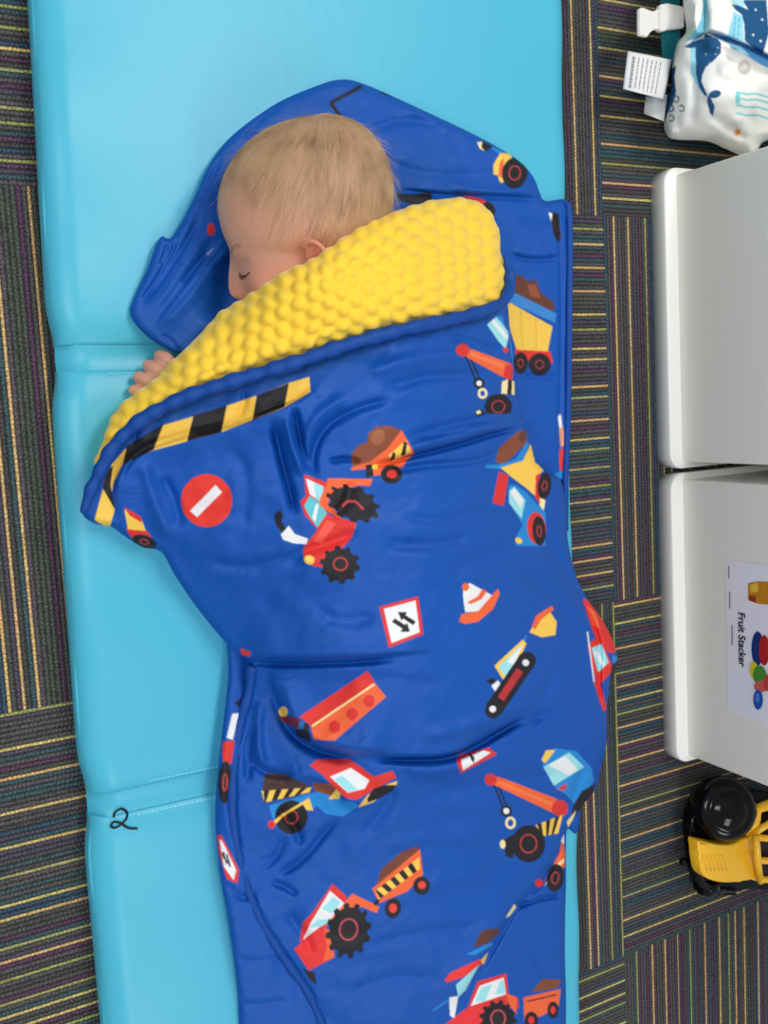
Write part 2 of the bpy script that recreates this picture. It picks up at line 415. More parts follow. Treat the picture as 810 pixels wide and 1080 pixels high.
# ------------------------------------------------------------------ printed pattern of the nap roll
def haz_vert(cv, y0): pass
def paint_cover():
    c = Canvas(BLU)
    # no entry sign
    c.z(0, 0, 1).e((222, 52, 42), 218, 528, 27, 28); c.p(WHT, [(200.4, 539), (227.4, 511.5), (234, 519), (208, 545.5)])
    # loose dump cart on the left tip
    c.z(70, 330, 2.7).p(YEL, [(165, 560), (185, 570), (215, 590), (228, 625), (175, 615)]).p(RED, [(163, 552), (212, 580), (215, 598), (180, 577)]).p(RED, [(170, 615), (232, 622), (245, 645), (185, 640)]).wheel(222, 652, 36, 19, 18)
    # hazard band
    c.p(YEL, [(80, 590), (105, 497), (130, 430), (170, 385), (275, 320), (360, 295), (455, 265), (540, 236), (632, 200), (692, 182), (695, 225), (620, 270), (530, 305), (440, 340), (345, 365), (245, 392), (160, 430), (135, 480), (128, 520), (138, 560), (122, 616)])
    for q in [[(172, 380), (278, 315), (248, 390), (160, 432)], [(362, 292), (457, 264), (441, 341), (343, 366)], [(542, 235), (634, 200), (621, 268), (530, 305)], [(112, 455), (133, 435), (126, 490), (138, 560), (104, 500)]]: c.p(BLK, q)
    # tractor in the middle
    c.z(280, 420, 4.05)
    c.p(BLK, [(42, 492), (62, 478), (76, 496), (68, 528), (90, 560), (70, 574), (46, 545), (38, 515)]).p(WHT, [(66, 582), (100, 545), (125, 580), (182, 600), (175, 624), (120, 620), (75, 604)])
    c.p(RED, [(165, 325), (270, 362), (245, 430), (272, 500), (225, 562), (168, 500), (148, 440), (172, 418)])
    c.p(LBL, [(172, 342), (250, 378), (235, 442), (190, 412)]).p((90, 190, 200), [(188, 418), (235, 446), (262, 492), (222, 552), (185, 500), (165, 460)]).p(WHT, [(172, 342), (205, 358), (215, 425), (190, 412)]).p(WHT, [(200, 510), (215, 450), (228, 455), (212, 530)])
    c.p(ORG, [(265, 342), (457, 345), (447, 375), (400, 372), (300, 400), (268, 440), (330, 520), (388, 530), (382, 562), (232, 460), (232, 430), (262, 370)])
    c.p(RED, [(268, 498), (385, 530), (372, 590), (330, 640), (240, 722), (200, 716), (163, 680), (163, 640), (200, 590), (240, 540)]).p((235, 84, 70), [(262, 520), (300, 535), (240, 620), (205, 610)])
    c.e(YEL, 187, 690, 23, 20, 20).e((250, 225, 120), 184, 686, 12, 10)
    c.e(BLK, 375, 450, 112, 70, 22, 11).l(DRED, [(328, 462), (350, 440), (385, 440), (418, 475)], 9).e(BLK, 318, 712, 80, 76, 0, 10).ring(DRED, BLK, 320, 708, 32, 30, 0, 6)
    c.p(BRN, [(370, 292), (368, 235), (400, 198), (433, 190), (440, 150), (475, 120), (530, 116), (582, 138), (560, 180), (470, 262), (400, 294)]).e((156, 92, 62), 480, 165, 28, 34, 30)
    c.p(ORG, [(582, 136), (637, 235), (602, 265), (590, 292), (500, 326), (462, 332), (430, 302), (365, 308), (368, 296), (450, 270), (520, 215)])
    c.p(YEL, [(600, 180), (625, 232), (545, 268), (525, 245)]).p(BLK, [(592, 182), (606, 190), (598, 242), (578, 248)]).p(BLK, [(545, 228), (556, 236), (552, 262), (530, 268)]).p(BLK, [(428, 285), (456, 283), (462, 330), (430, 342)]).e(YEL, 468, 293, 13, 12)
    c.e(BLK, 538, 325, 46, 40).e(RED, 540, 324, 22, 18)
    # hook crane upper right
    c.z(440, 320, 3.857)
    c.l(BLK, [(195, 210), (238, 312)], 7).l(BLK, [(215, 215), (256, 312)], 7)
    c.p(ORG, [(203, 190), (222, 186), (382, 245), (385, 300), (350, 300), (200, 218)]).p((240, 120, 70), [(215, 196), (365, 250), (360, 270), (212, 210)]).e(RED, 185, 190, 27, 26).p(RED, [(358, 250), (390, 252), (388, 312), (350, 302)])
    c.e(BLK, 252, 325, 23, 22).e(WHT, 252, 325, 11).ring(CRM, BLU, 266, 366, 20, 22, 0, 10)
    c.p(CRM, [(345, 318), (372, 308), (396, 318), (396, 372), (342, 366)]).p(BLK, [(370, 308), (386, 312), (384, 375), (366, 368)])
    c.wheel(330, 420, 56, 52, 0, 0, .5, 450).p(BLK, [(232, 440), (262, 430), (280, 450), (245, 462)]).p(CRM, [(238, 440), (256, 434), (262, 446), (244, 452)])
    c.p(LBL, [(284, 86), (322, 54), (376, 120), (360, 186), (328, 150)]).p(WHT, [(300, 75), (312, 64), (370, 130), (366, 150)]).p(CBL, [(322, 52), (345, 50), (388, 180), (402, 250), (395, 262), (382, 205), (374, 120)]).e(RED, 360, 190, 11)
    # blue dump truck on the right
    c.p(BRN, [(318, 642), (332, 590), (380, 545), (420, 513), (442, 535), (446, 562), (400, 612), (350, 657)]).e((90, 56, 44), 430, 540, 14, 26, 20)
    c.p(CBL, [(332, 655), (400, 635), (448, 560), (458, 575), (435, 620), (428, 652), (342, 675), (280, 668), (280, 658)])
    c.p(YEL, [(338, 668), (430, 640), (462, 573), (480, 650), (528, 668), (500, 692), (492, 730), (482, 785), (440, 748), (395, 715)]).p(RED, [(332, 684), (372, 700), (352, 824), (306, 812)])
    c.p(RED, [(482, 700), (500, 690), (500, 790), (520, 842), (480, 790)]).p(CRM, [(500, 780), (522, 802), (514, 842), (498, 822)]).wheel(518, 742, 28, 54, 8)
    c.p(CBL, [(372, 738), (400, 738), (440, 765), (500, 830), (522, 850), (522, 986), (450, 988), (400, 985), (402, 950), (428, 900), (372, 806)])
    c.p(LBL, [(374, 762), (395, 745), (440, 800), (425, 876), (374, 812)]).p(WHT, [(378, 770), (395, 752), (432, 800), (420, 830)]).e(RED, 486, 915, 38, 66, -6).wheel(496, 926, 27, 60, -4).e(YEL, 413, 965, 15, 12, 30)
    # arrows sign and cone
    c.z(380, 600, 4.5).p(RED, [(90, 180), (275, 130), (300, 310), (135, 375)]).p(WHT, [(112, 190), (262, 150), (282, 300), (148, 352)])
    c.p(BLK, [(178, 205), (224, 206), (214, 219), (264, 250), (252, 268), (203, 236), (196, 247)]).p(BLK, [(236, 298), (190, 299), (200, 284), (150, 252), (163, 234), (213, 266), (222, 256)])
    c.p(ORG, [(468, 250), (480, 215), (560, 200), (620, 130), (655, 93), (662, 120), (630, 190), (560, 250), (500, 262)]).p(WHT, [(486, 80), (522, 68), (625, 125), (560, 200), (498, 206), (490, 150)])
    c.p(ORG, [(508, 158), (558, 130), (580, 93), (600, 108), (575, 145), (522, 168)]).e(ORG, 500, 86, 17, 19)
    # digger
    c.z(450, 420, 2.843).p(YEL, [(308, 702), (335, 655), (370, 640), (390, 670), (386, 710), (345, 717)]).p(ORG, [(315, 685), (328, 652), (375, 622), (382, 633), (345, 662), (325, 694)]).l(CBL, [(300, 712), (285, 740)], 6)
    c.p(YEL, [(203, 802), (288, 724), (300, 735), (240, 862)]).p(LBL, [(215, 806), (288, 736), (240, 838)]).p(WHT, [(240, 790), (290, 736), (262, 800)])
    c.p(BLK, [(176, 846), (200, 838), (218, 868), (205, 880), (196, 858)]).p(WHT, [(194, 862), (214, 846), (232, 872), (216, 896)])
    c.l(BLK, [(298, 790), (200, 935)], 54).e(BLK, 300, 788, 28).e(BLK, 199, 936, 24).l((176, 44, 48), [(280, 815), (222, 902)], 22).e(WHT, 297, 793, 10).e(WHT, 198, 932, 10)
    # truck rolling over the right edge
    c.p(RED, [(468, 600), (505, 615), (540, 680), (575, 760), (550, 765), (500, 705)]).p(ORG, [(480, 620), (505, 640), (520, 690), (500, 680)]).p(RED, [(482, 742), (520, 705), (560, 815), (512, 866)]).p(LBL, [(494, 750), (524, 736), (546, 792), (514, 822)]).p(WHT, [(500, 765), (512, 755), (535, 800), (528, 806)])
    c.p(CBL, [(556, 770), (575, 775), (575, 800), (560, 810)]).p(BLK, [(555, 800), (585, 775), (578, 850), (545, 880)]).l(WHT, [(482, 700), (502, 850)], 4).p(RED, [(500, 850), (520, 850), (540, 930), (530, 940)])
    # red trailer
    c.z(210, 680, 3.375).p(RED, [(358, 256), (600, 93), (627, 135), (400, 292)]).p(ORG, [(398, 290), (627, 138), (666, 185), (482, 342), (408, 337)]).l(CRM, [(402, 290), (624, 140)], 7)
    for q in ((605, 200), (545, 246), (482, 292)): c.e(RED, q[0], q[1], 20, 22)
    c.p(BLK, [(335, 285), (388, 278), (398, 348), (350, 325)]).p((30, 110, 180), [(340, 280), (370, 275), (372, 300), (345, 300)]).p((110, 36, 50), [(285, 245), (360, 262), (352, 300), (292, 272)]).e(YEL, 300, 238, 16, 18)
    c.p(RED, [(148, 12), (185, 26), (180, 42), (150, 36)])
    # crumpled trucks
    c.p((70, 48, 46), [(235, 458), (300, 460), (400, 505), (400, 525), (250, 560), (222, 540)]); c.hazard([(222, 520), (400, 508), (392, 525), (232, 562)], 4, YEL, BLK)
    c.p(BRN, [(405, 490), (500, 500), (470, 548), (408, 518)]).p(CBL, [(250, 572), (420, 522), (560, 568), (568, 575), (510, 612), (450, 602), (420, 572), (400, 592), (380, 560), (262, 622)])
    c.wheel(328, 614, 58, 60, 0, 0, .42).p(YEL, [(248, 640), (300, 600), (392, 545), (406, 590), (382, 588), (370, 568), (300, 610), (270, 640)]).e(RED, 258, 640, 14, 14).p(YEL, [(460, 550), (490, 512), (505, 515), (500, 548)])
    c.p(RED, [(393, 430), (420, 408), (530, 406), (562, 425), (622, 470), (690, 448), (702, 472), (560, 552), (520, 545), (488, 515), (440, 465)]).p(WHT, [(466, 470), (540, 438), (606, 482), (590, 512), (530, 527)]).p(LBL, [(480, 478), (510, 465), (565, 515), (530, 525)])
    c.p(YEL, [(565, 580), (600, 535), (660, 500), (706, 485), (700, 505), (620, 560)]).p(BLK, [(598, 548), (620, 512), (660, 500), (702, 500), (690, 520), (640, 548), (600, 562)])
    # tractor and cart at the foot
    c.z(210, 860, 3.375).p(RED, [(358, 452), (368, 382), (400, 350), (475, 243), (527, 290), (500, 345), (450, 402)]).p(WHT, [(370, 442), (400, 378), (466, 268), (516, 312), (480, 370), (430, 397)]).p(LBL, [(392, 400), (420, 372), (480, 372), (430, 397)]).p(LBL, [(436, 330), (480, 288), (505, 312), (470, 350)])
    c.p(ORG, [(440, 400), (500, 332), (545, 278), (642, 325), (632, 348), (580, 325), (520, 350)]).p((222, 50, 50), [(338, 475), (430, 398), (462, 420), (482, 505), (390, 553)]).p(ORG, [(445, 400), (470, 410), (482, 505), (440, 520), (455, 470)])
    c.e(BLK, 532, 410, 74, 92, 12, 12).ring((200, 80, 90), (40, 30, 34), 532, 406, 34, 40, 10, 5).p(BLK, [(368, 545), (412, 560), (418, 605), (392, 582)])
    c.p((112, 60, 42), [(630, 248), (650, 190), (720, 130), (782, 108), (784, 125), (640, 242)]).p(ORG, [(786, 120), (797, 210), (742, 270), (642, 312), (616, 262)]); c.hazard([(640, 300), (786, 190), (784, 148), (628, 268)], 5, YEL, BLK)
    c.p(BLK, [(628, 300), (645, 298), (632, 322), (620, 318)]).e(BLK, 690, 330, 29, 36, 15).e((226, 60, 56), 690, 330, 14, 17).e(BLK, 792, 250, 30, 32).e((226, 60, 56), 793, 248, 14, 14)
    c.p(BLK, [(345, 703), (375, 703), (388, 728), (365, 728)]).p(WHT, [(360, 735), (395, 724), (398, 745), (362, 745)])
    # second crane
    c.z(430, 760, 3.374).l(BLK, [(303, 220), (340, 310)], 6).l(BLK, [(318, 225), (355, 308)], 6)
    c.p(ORG, [(308, 200), (325, 200), (530, 278), (530, 335), (300, 225)]).p((240, 118, 66), [(318, 212), (520, 292), (520, 308), (318, 222)]).e(RED, 295, 210, 21).e(RED, 542, 312, 29, 29)
    c.e(BLK, 351, 322, 21).e(WHT, 351, 322, 11).ring(CRM, BLU, 366, 364, 19, 22, 0, 9)
    c.hazard([(455, 372), (552, 335), (535, 402), (480, 412)], 3, YEL, BLK)
    c.p(BLK, [(340, 425), (385, 400), (375, 490), (350, 484)]).e(CRM, 338, 440, 10, 16).wheel(430, 438, 60, 66, 0, 0, .52)
    c.p(CBL, [(478, 130), (525, 98), (600, 108), (655, 170), (662, 215), (600, 305), (562, 262), (530, 245), (482, 170)]).p(LBL, [(484, 165), (575, 113), (628, 165), (520, 232)]).p(WHT, [(500, 160), (560, 125), (606, 175), (575, 195)]).p(YEL, [(476, 140), (492, 106), (526, 104), (490, 152)]).p(RED, [(528, 245), (568, 222), (562, 246)])
    c.p(BLK, [(575, 375), (590, 300), (620, 250), (668, 225), (640, 320), (592, 385)]).p(CRM, [(566, 360), (600, 318), (590, 350), (572, 382)])
    c.p(ORG, [(480, 590), (540, 470), (550, 415), (560, 470), (560, 520), (500, 545)]).p(CRM, [(486, 590), (510, 530), (556, 490), (556, 505), (515, 545)]).wheel(525, 560, 31, 50, 8, 0, .45).e(RED, 467, 578, 14).p(WHT, [(545, 430), (556, 405), (556, 440)])
    c.p(RED, [(173, 138), (185, 122), (290, 96), (318, 120), (188, 188)]).p(WHT, [(190, 138), (270, 106), (296, 114), (240, 150), (196, 178)]).p(BLK, [(215, 110), (238, 130), (236, 152), (226, 140)])
    c.p(CRM, [(348, 702), (380, 652), (386, 664), (362, 696)]).p((90, 52, 40), [(232, 808), (265, 745), (325, 738), (328, 755), (280, 795)]).p(CBL, [(208, 832), (300, 788), (302, 800), (240, 834)]).p(YEL, [(255, 858), (288, 822), (270, 868)])
    c.p((226, 50, 46), [(130, 925), (150, 898), (258, 848), (266, 866), (200, 912), (140, 932)]).p(LBL, [(172, 940), (255, 868), (205, 960), (180, 985)]).p(WHT, [(148, 985), (180, 980), (166, 1060), (150, 1050)]).l(CBL, [(90, 1032), (150, 990)], 6)
    c.p(RED, [(213, 1022), (248, 928), (352, 900), (358, 972), (392, 985), (395, 1025), (300, 1020)]).p(WHT, [(224, 1016), (256, 944), (342, 914), (350, 974)]).p(LBL, [(240, 1000), (262, 950), (300, 938), (275, 1000)]).p(LBL, [(310, 975), (330, 925), (342, 922), (348, 970)])
    c.p((222, 50, 50), [(120, 1090), (215, 1020), (300, 1008), (262, 1090)]).e(BLK, 322, 1060, 62, 60, 0, 12).ring((200, 80, 90), (40, 30, 34), 322, 1060, 28, 32, 0, 5).p(ORG, [(350, 972), (388, 985), (386, 1045), (362, 1010)])
    c.p(BRN, [(438, 968), (480, 920), (548, 922), (532, 952)]).p(ORG, [(412, 985), (545, 955), (538, 1012), (480, 1050), (415, 1068)]).l(BLK, [(425, 1000), (530, 975)], 5).e(BLK, 440, 1066, 24, 30).e(RED, 440, 1066, 11, 14).e(BLK, 517, 1030, 20, 30).e(RED, 517, 1030, 9, 14)
    c.blur(1); return c
def paint_base():
    c = Canvas(BLU); c.z(370, 80, 2.793)
    c.p(CRM, [(372, 196), (390, 193), (400, 224), (380, 214)]).p(BLK, [(388, 192), (418, 208), (398, 224), (384, 210)]).p(CBL, [(418, 208), (450, 222), (440, 232), (415, 216)])
    c.p(YEL, [(420, 262), (440, 228), (475, 228), (462, 310), (440, 315), (432, 292), (420, 290)]).p(ORG, [(438, 255), (452, 240), (446, 300), (434, 296)]).wheel(483, 286, 38, 46, 8, 0, .48)
    c.p(BLK, [(130, 345), (180, 350), (235, 342), (245, 372), (205, 392), (160, 372), (140, 366)]).p(RED, [(285, 362), (350, 355), (385, 362), (424, 385), (418, 408), (370, 385), (300, 375)]).p(BLK, [(300, 352), (330, 356), (320, 366)]).wheel(408, 392, 16, 24, -30, 0, 0)
    c.p(BLK, [(584, 400), (612, 405), (620, 480), (612, 492), (598, 470)]).p(WHT, [(582, 402), (594, 405), (590, 430)])
    c.p((96, 54, 40), [(472, 600), (492, 584), (525, 606), (545, 600), (560, 640), (600, 668), (598, 694), (472, 640)]).p((140, 76, 50), [(520, 615), (545, 615), (560, 655), (530, 650)])
    c.p((52, 128, 200), [(470, 632), (606, 700), (602, 728), (462, 665)]).p((232, 190, 76), [(468, 668), (594, 738), (580, 812), (488, 806), (452, 690)]).l((214, 168, 60), [(500, 690), (505, 800)], 4).l((214, 168, 60), [(545, 715), (545, 805)], 4)
    c.p(RED, [(484, 806), (588, 812), (596, 848), (484, 835)]).wheel(500, 846, 22, 32).wheel(556, 850, 33, 33)
    c.z(440, 320, 3.857).p(WHT, [(572, 460), (584, 448), (590, 500), (580, 520)]).p((226, 150, 110), [(578, 510), (594, 500), (598, 580), (584, 585)]).p(RED, [(578, 595), (598, 590), (602, 680), (580, 682)]).p(CBL, [(560, 690), (600, 680), (590, 715), (565, 712)]).p(BLK, [(540, 735), (585, 715), (600, 792), (575, 770)]).p(CRM, [(538, 728), (552, 735), (548, 745)])
    # hood marks
    c.z(130, 70, 2.7).l(BLK, [(680, 56), (590, 104), (628, 156)], 11).l(BLK, [(735, 75), (760, 82)], 6).e((190, 48, 40), 250, 464, 11, 18).p((150, 150, 180), [(240, 532), (262, 512), (244, 536), (236, 542)])
    # left strip at the foot
    c.z(210, 680, 3.375).p(BLK, [(128, 205), (158, 184), (176, 205), (142, 228)]).p(WHT, [(118, 246), (142, 244), (120, 338), (98, 332)]).p(RED, [(82, 346), (126, 340), (116, 424), (84, 416)]).wheel(92, 490, 24, 76, 2, 0, .42)
    c.p(RED, [(64, 678), (80, 678), (142, 800), (137, 850), (98, 834), (70, 740)]).p(WHT, [(72, 692), (82, 698), (132, 802), (123, 838), (88, 790)]).l(BLK, [(84, 738), (100, 780)], 7).l(BLK, [(98, 745), (110, 790)], 7).p(BLK, [(80, 745), (92, 735), (88, 765)])
    c.blur(1); return c

CV = paint_cover(); CB = paint_base()

root_bag = empty('sleeping_bag', tuple(at(420, 700, .05)), 'royal blue sleeping bag printed with trucks and road signs, yellow dimpled lining folded over', 'sleeping bag')

# ---- bottom layer with pillow end
base_out = [(137, 331), (143, 310), (156, 282), (166, 255), (172, 249), (179, 252), (190, 237), (205, 208), (222, 172), (246, 142), (290, 110), (330, 92), (358, 84), (385, 89), (450, 118), (508, 146), (545, 168), (562, 186), (570, 205), (575, 212), (599, 212), (602, 240), (601, 330), (600, 440), (597, 520), (600, 582), (612, 640), (612, 860), (597, 880), (596, 960), (597, 1040), (597, 1100), (597, 1150), (580, 1160), (420, 1160), (270, 1160), (256, 1150), (253, 1100), (250, 1040), (241, 975), (231, 915), (227, 860), (231, 800), (238, 740), (240, 690), (225, 600), (190, 480), (192, 382), (184, 372), (168, 364), (150, 350)]
base_h = TPS([(140, 330, .062), (172, 250, .07), (222, 172, .07), (300, 105, .066), (360, 84, .062), (450, 118, .066), (545, 168, .066), (600, 212, .058), (600, 400, .058), (600, 580, .056), (600, 900, .056), (598, 1090, .056), (252, 1090, .06), (228, 860, .07), (240, 690, .07),
    (200, 340, .078), (260, 260, .07), (320, 180, .074), (400, 150, .082), (480, 200, .08), (560, 260, .066), (560, 450, .066), (400, 600, .06), (400, 900, .058), (240, 800, .076), (262, 900, .075), (280, 1000, .072), (300, 1090, .07)])
def base_z(X, Y, D):
    Z = base_h(X, Y)+vnoise(X, Y, 26, 1)*.0014+vnoise(X, Y, 11, 2)*.0006
    S = lambda p, a, w, k='g', W=30: stroke(X, Y, Z, p, a, w, k, W)
    S([(240, 246), (222, 270), (196, 302), (160, 348)][::-1], .009, 2.4, 's', 18); S([(243, 252), (222, 276), (198, 306), (166, 344)], -.004, 3.5)
    S([(212, 228), (192, 262), (170, 296), (146, 326)], -.004, 3); S([(190, 246), (178, 272), (160, 302), (144, 322)], -.005, 2.5); S([(226, 240), (204, 268), (180, 302), (158, 332)], .003, 5)
    S([(222, 262), (205, 282), (190, 302)], -.003, 2.5); S([(168, 352), (180, 360), (190, 372)], -.003, 3); S([(176, 256), (174, 268), (168, 280)], -.004, 2.5)
    S([(250, 262), (244, 300), (226, 345)], -.010, 16)
    S([(372, 145), (420, 128), (480, 132)], -.004, 5); S([(380, 155), (420, 175), (470, 185), (540, 180)], -.003, 6); S([(412, 200), (470, 206), (530, 208), (575, 212)], -.006, 3); S([(470, 196), (520, 202), (568, 200)], .005, 5)
    S([(300, 112), (280, 122), (255, 150)], -.003, 3); S([(235, 160), (222, 190), (208, 215)], -.004, 3.5); S([(420, 108), (460, 128), (505, 150)], .004, 6)
    S([(535, 268), (560, 274), (592, 272)], -.005, 3); S([(540, 262), (565, 268), (592, 264)], .003, 5); S([(545, 230), (570, 240), (590, 232)], -.003, 5)
    S([(588, 216), (592, 300), (591, 420), (588, 520)], -.004, 2.5); S([(548, 395), (570, 398), (592, 396)], -.004, 3); S([(552, 320), (575, 335), (590, 330)], .003, 6)
    S([(556, 445), (575, 470), (592, 482)], -.003, 4)
    for y, s in ((945, 0), (1010, 3), (1056, 5)): S([(245, y), (270, y+4), (305, y-2)], -.003, 4)
    S([(236, 930), (255, 945), (285, 940)], -.003, 4); S([(232, 820), (240, 870), (250, 910)], .003, 5)
    return Z
relief('bottom_pad', base_out, 1.25, base_z, M_cloth, root_bag, CB.sample, edge=(.012, 9), skirt=.05)

# ---- top cover
cov_out = [(87, 541), (96, 516), (108, 490), (125, 462), (150, 438), (200, 415), (250, 398), (320, 372), (400, 350), (470, 335), (520, 322), (534, 318), (538, 350), (543, 395), (548, 430), (553, 448), (560, 462), (565, 485), (576, 498), (590, 505), (597, 530), (599, 570), (607, 605), (620, 632), (636, 655), (648, 680), (651, 700), (645, 722), (640, 745), (640, 780), (635, 805), (628, 832), (614, 850), (600, 872), (597, 884), (597, 930), (596, 980), (596, 1050), (596, 1110), (596, 1150), (580, 1160), (480, 1160), (390, 1160), (368, 1148), (350, 1105), (332, 1062), (322, 1040), (298, 1006), (272, 962), (256, 915), (247, 870), (246, 830), (248, 795), (254, 760), (263, 725), (262, 700), (244, 684), (226, 664), (204, 636), (184, 606), (170, 582), (150, 577), (132, 566), (118, 556), (100, 552)]
cov_h = TPS([(88, 541, .078), (110, 490, .085), (150, 445, .1), (200, 420, .12), (300, 385, .165), (400, 355, .195), (470, 340, .19), (530, 322, .15), (546, 420, .125), (562, 480, .11), (598, 550, .085), (625, 640, .08), (650, 700, .075), (640, 780, .075), (600, 880, .066), (597, 980, .06), (597, 1090, .06),
    (150, 577, .07), (204, 636, .072), (244, 684, .078), (263, 725, .08), (246, 850, .075), (272, 962, .072), (346, 1090, .07),
    (160, 510, .1), (220, 500, .125), (220, 580, .11), (300, 500, .165), (300, 600, .15), (400, 430, .2), (480, 420, .182), (350, 620, .172), (400, 520, .19), (460, 560, .19), (540, 560, .145), (430, 670, .185), (520, 680, .17), (590, 700, .125), (340, 680, .15), (400, 760, .165), (500, 780, .16), (590, 800, .115), (330, 800, .115), (330, 870, .1), (450, 870, .13), (540, 860, .118), (400, 960, .105), (480, 980, .108), (420, 1085, .09), (520, 1085, .085)])
def cov_z(X, Y, D):
    Z = cov_h(X, Y)+vnoise(X, Y, 60, 8)*.003+vnoise(X, Y, 24, 9)*.0016+vnoise(X+Y*.5, Y, 10, 10)*.0006+vnoise(X*.5+Y, Y-X*.4, 30, 12)*.0012
    S = lambda p, a, w, k='g', W=30: stroke(X, Y, Z, p, a*1.35, w*.95, k, W)
    # pleat below the hazard band (raised on the body side)
    S([(340, 392), (330, 412), (290, 430), (240, 447), (190, 458), (150, 472), (130, 492), (121, 520), (128, 560)][::-1], .010, 3, 's', 26)
    S([(326, 400), (318, 415), (285, 432), (240, 449), (190, 461), (150, 476), (132, 496), (124, 524)], -.004, 3)
    # shoulder creases
    S([(287, 440), (296, 480), (306, 520), (312, 548)], -.010, 5); S([(300, 436), (308, 470), (320, 505)], .007, 5); S([(310, 425), (316, 460), (326, 498)], -.008, 4)
    S([(334, 512), (330, 480), (345, 450), (380, 430), (420, 420)], -.006, 5); S([(322, 500), (322, 470), (335, 440), (370, 415)], .005, 7)
    S([(345, 487), (362, 484), (382, 487)], -.005, 3); S([(430, 462), (470, 450), (520, 440)], -.004, 6); S([(400, 412), (450, 398), (520, 395)], -.005, 7); S([(380, 395), (440, 378), (500, 372)], .004, 8)
    S([(555, 450), (520, 458), (480, 470), (440, 480), (385, 494)], -.011, 3.2); S([(548, 446), (505, 452), (460, 464), (420, 478)], .006, 6); S([(540, 470), (500, 486), (440, 492), (400, 500)], -.005, 4.5); S([(445, 462), (470, 458), (500, 452)], -.003, 3)
    S([(400, 572), (450, 575), (500, 566)], -.005, 8); S([(420, 545), (470, 548), (530, 530)], -.003, 6); S([(300, 588), (340, 575), (380, 560)], -.004, 6); S([(215, 590), (260, 598), (300, 590), (330, 600)], -.004, 7)
    S([(170, 500), (185, 530), (190, 560)], -.004, 6); S([(150, 482), (160, 520), (178, 570)], .005, 8); S([(245, 470), (260, 510), (255, 560)], -.003, 8)
    S([(560, 520), (575, 560), (600, 610), (620, 650)], -.005, 7); S([(540, 600), (575, 620), (610, 665)], -.004, 6)
    # hip fold: the upper half overlaps the lower half
    S([(248, 692), (300, 694), (360, 693), (420, 690), (470, 684)][::-1], .010, 2.5, 's', 30); S([(252, 698), (300, 700), (360, 699), (420, 695)], -.008, 4)
    S([(285, 700), (290, 730), (305, 765), (330, 785), (370, 794), (420, 792)][::-1], .016, 3.5, 's', 28); S([(290, 716), (296, 745), (312, 775), (340, 792), (380, 800)], -.012, 7)
    S([(385, 800), (430, 802), (470, 800), (505, 786), (560, 752)], -.014, 4); S([(420, 812), (470, 812), (520, 795)], .006, 8); S([(440, 778), (500, 765), (560, 735)], .006, 9)
    S([(300, 830), (325, 822), (350, 832), (372, 852), (400, 838)][::-1], .010, 3.5, 's', 20); S([(262, 800), (282, 815), (310, 818)], -.006, 5); S([(270, 760), (262, 790), (262, 830)], -.005, 5); S([(275, 735), (272, 780), (280, 815)], .006, 6)
    S([(290, 925), (320, 905), (345, 875), (360, 862)], -.006, 5); S([(300, 880), (290, 905), (270, 915)], -.004, 5); S([(285, 930), (300, 935), (315, 945)], -.004, 4)
    S([(440, 840), (500, 830), (560, 820), (610, 815)], -.004, 9); S([(480, 790), (530, 770), (600, 745)], -.005, 6); S([(590, 700), (570, 740), (560, 780)], -.004, 6); S([(560, 660), (545, 700), (540, 740)], .003, 9)
    S([(400, 905), (450, 895), (520, 900)], -.003, 8); S([(380, 1000), (440, 985), (520, 975)], -.003, 7); S([(360, 1050), (420, 1030), (480, 1035)], -.003, 8)
    # diagonal fold to the foot right
    S([(604, 862), (596, 885), (570, 925), (540, 958), (515, 1000), (495, 1035), (470, 1070)], .010, 3, 's', 30); S([(600, 880), (575, 925), (545, 958), (520, 1000), (498, 1040)], -.006, 4); S([(545, 957), (570, 948), (594, 944)], -.006, 3)
    S([(605, 612), (618, 640), (632, 680), (632, 720), (636, 760)], -.007, 3); S([(620, 800), (600, 850), (575, 880)], -.004, 5)
    S([(150, 430), (145, 450), (140, 470)], -.003, 4); S([(255, 410), (258, 425), (250, 440)], -.003, 4); S([(470, 352), (500, 362), (530, 372)], -.004, 5); S([(350, 545), (365, 530), (372, 505)], .004, 6)
    S([(330, 640), (360, 655), (400, 650)], -.003, 8); S([(470, 610), (500, 590), (540, 580)], -.004, 8); S([(340, 720), (400, 715), (470, 725)], -.003, 9); S([(290, 850), (310, 870), (318, 895)], -.005, 5); S([(420, 830), (400, 860), (380, 880)], -.004, 7)
    S([(300, 960), (320, 985), (330, 1010)], -.004, 6); S([(440, 940), (480, 925), (520, 930)], .003, 10); S([(560, 1000), (575, 1030), (590, 1040)], -.003, 5)
    return Z
relief('top_cover', cov_out, .95, cov_z, M_cloth, root_bag, CV.sample, edge=(.012, 8), skirt=.04)

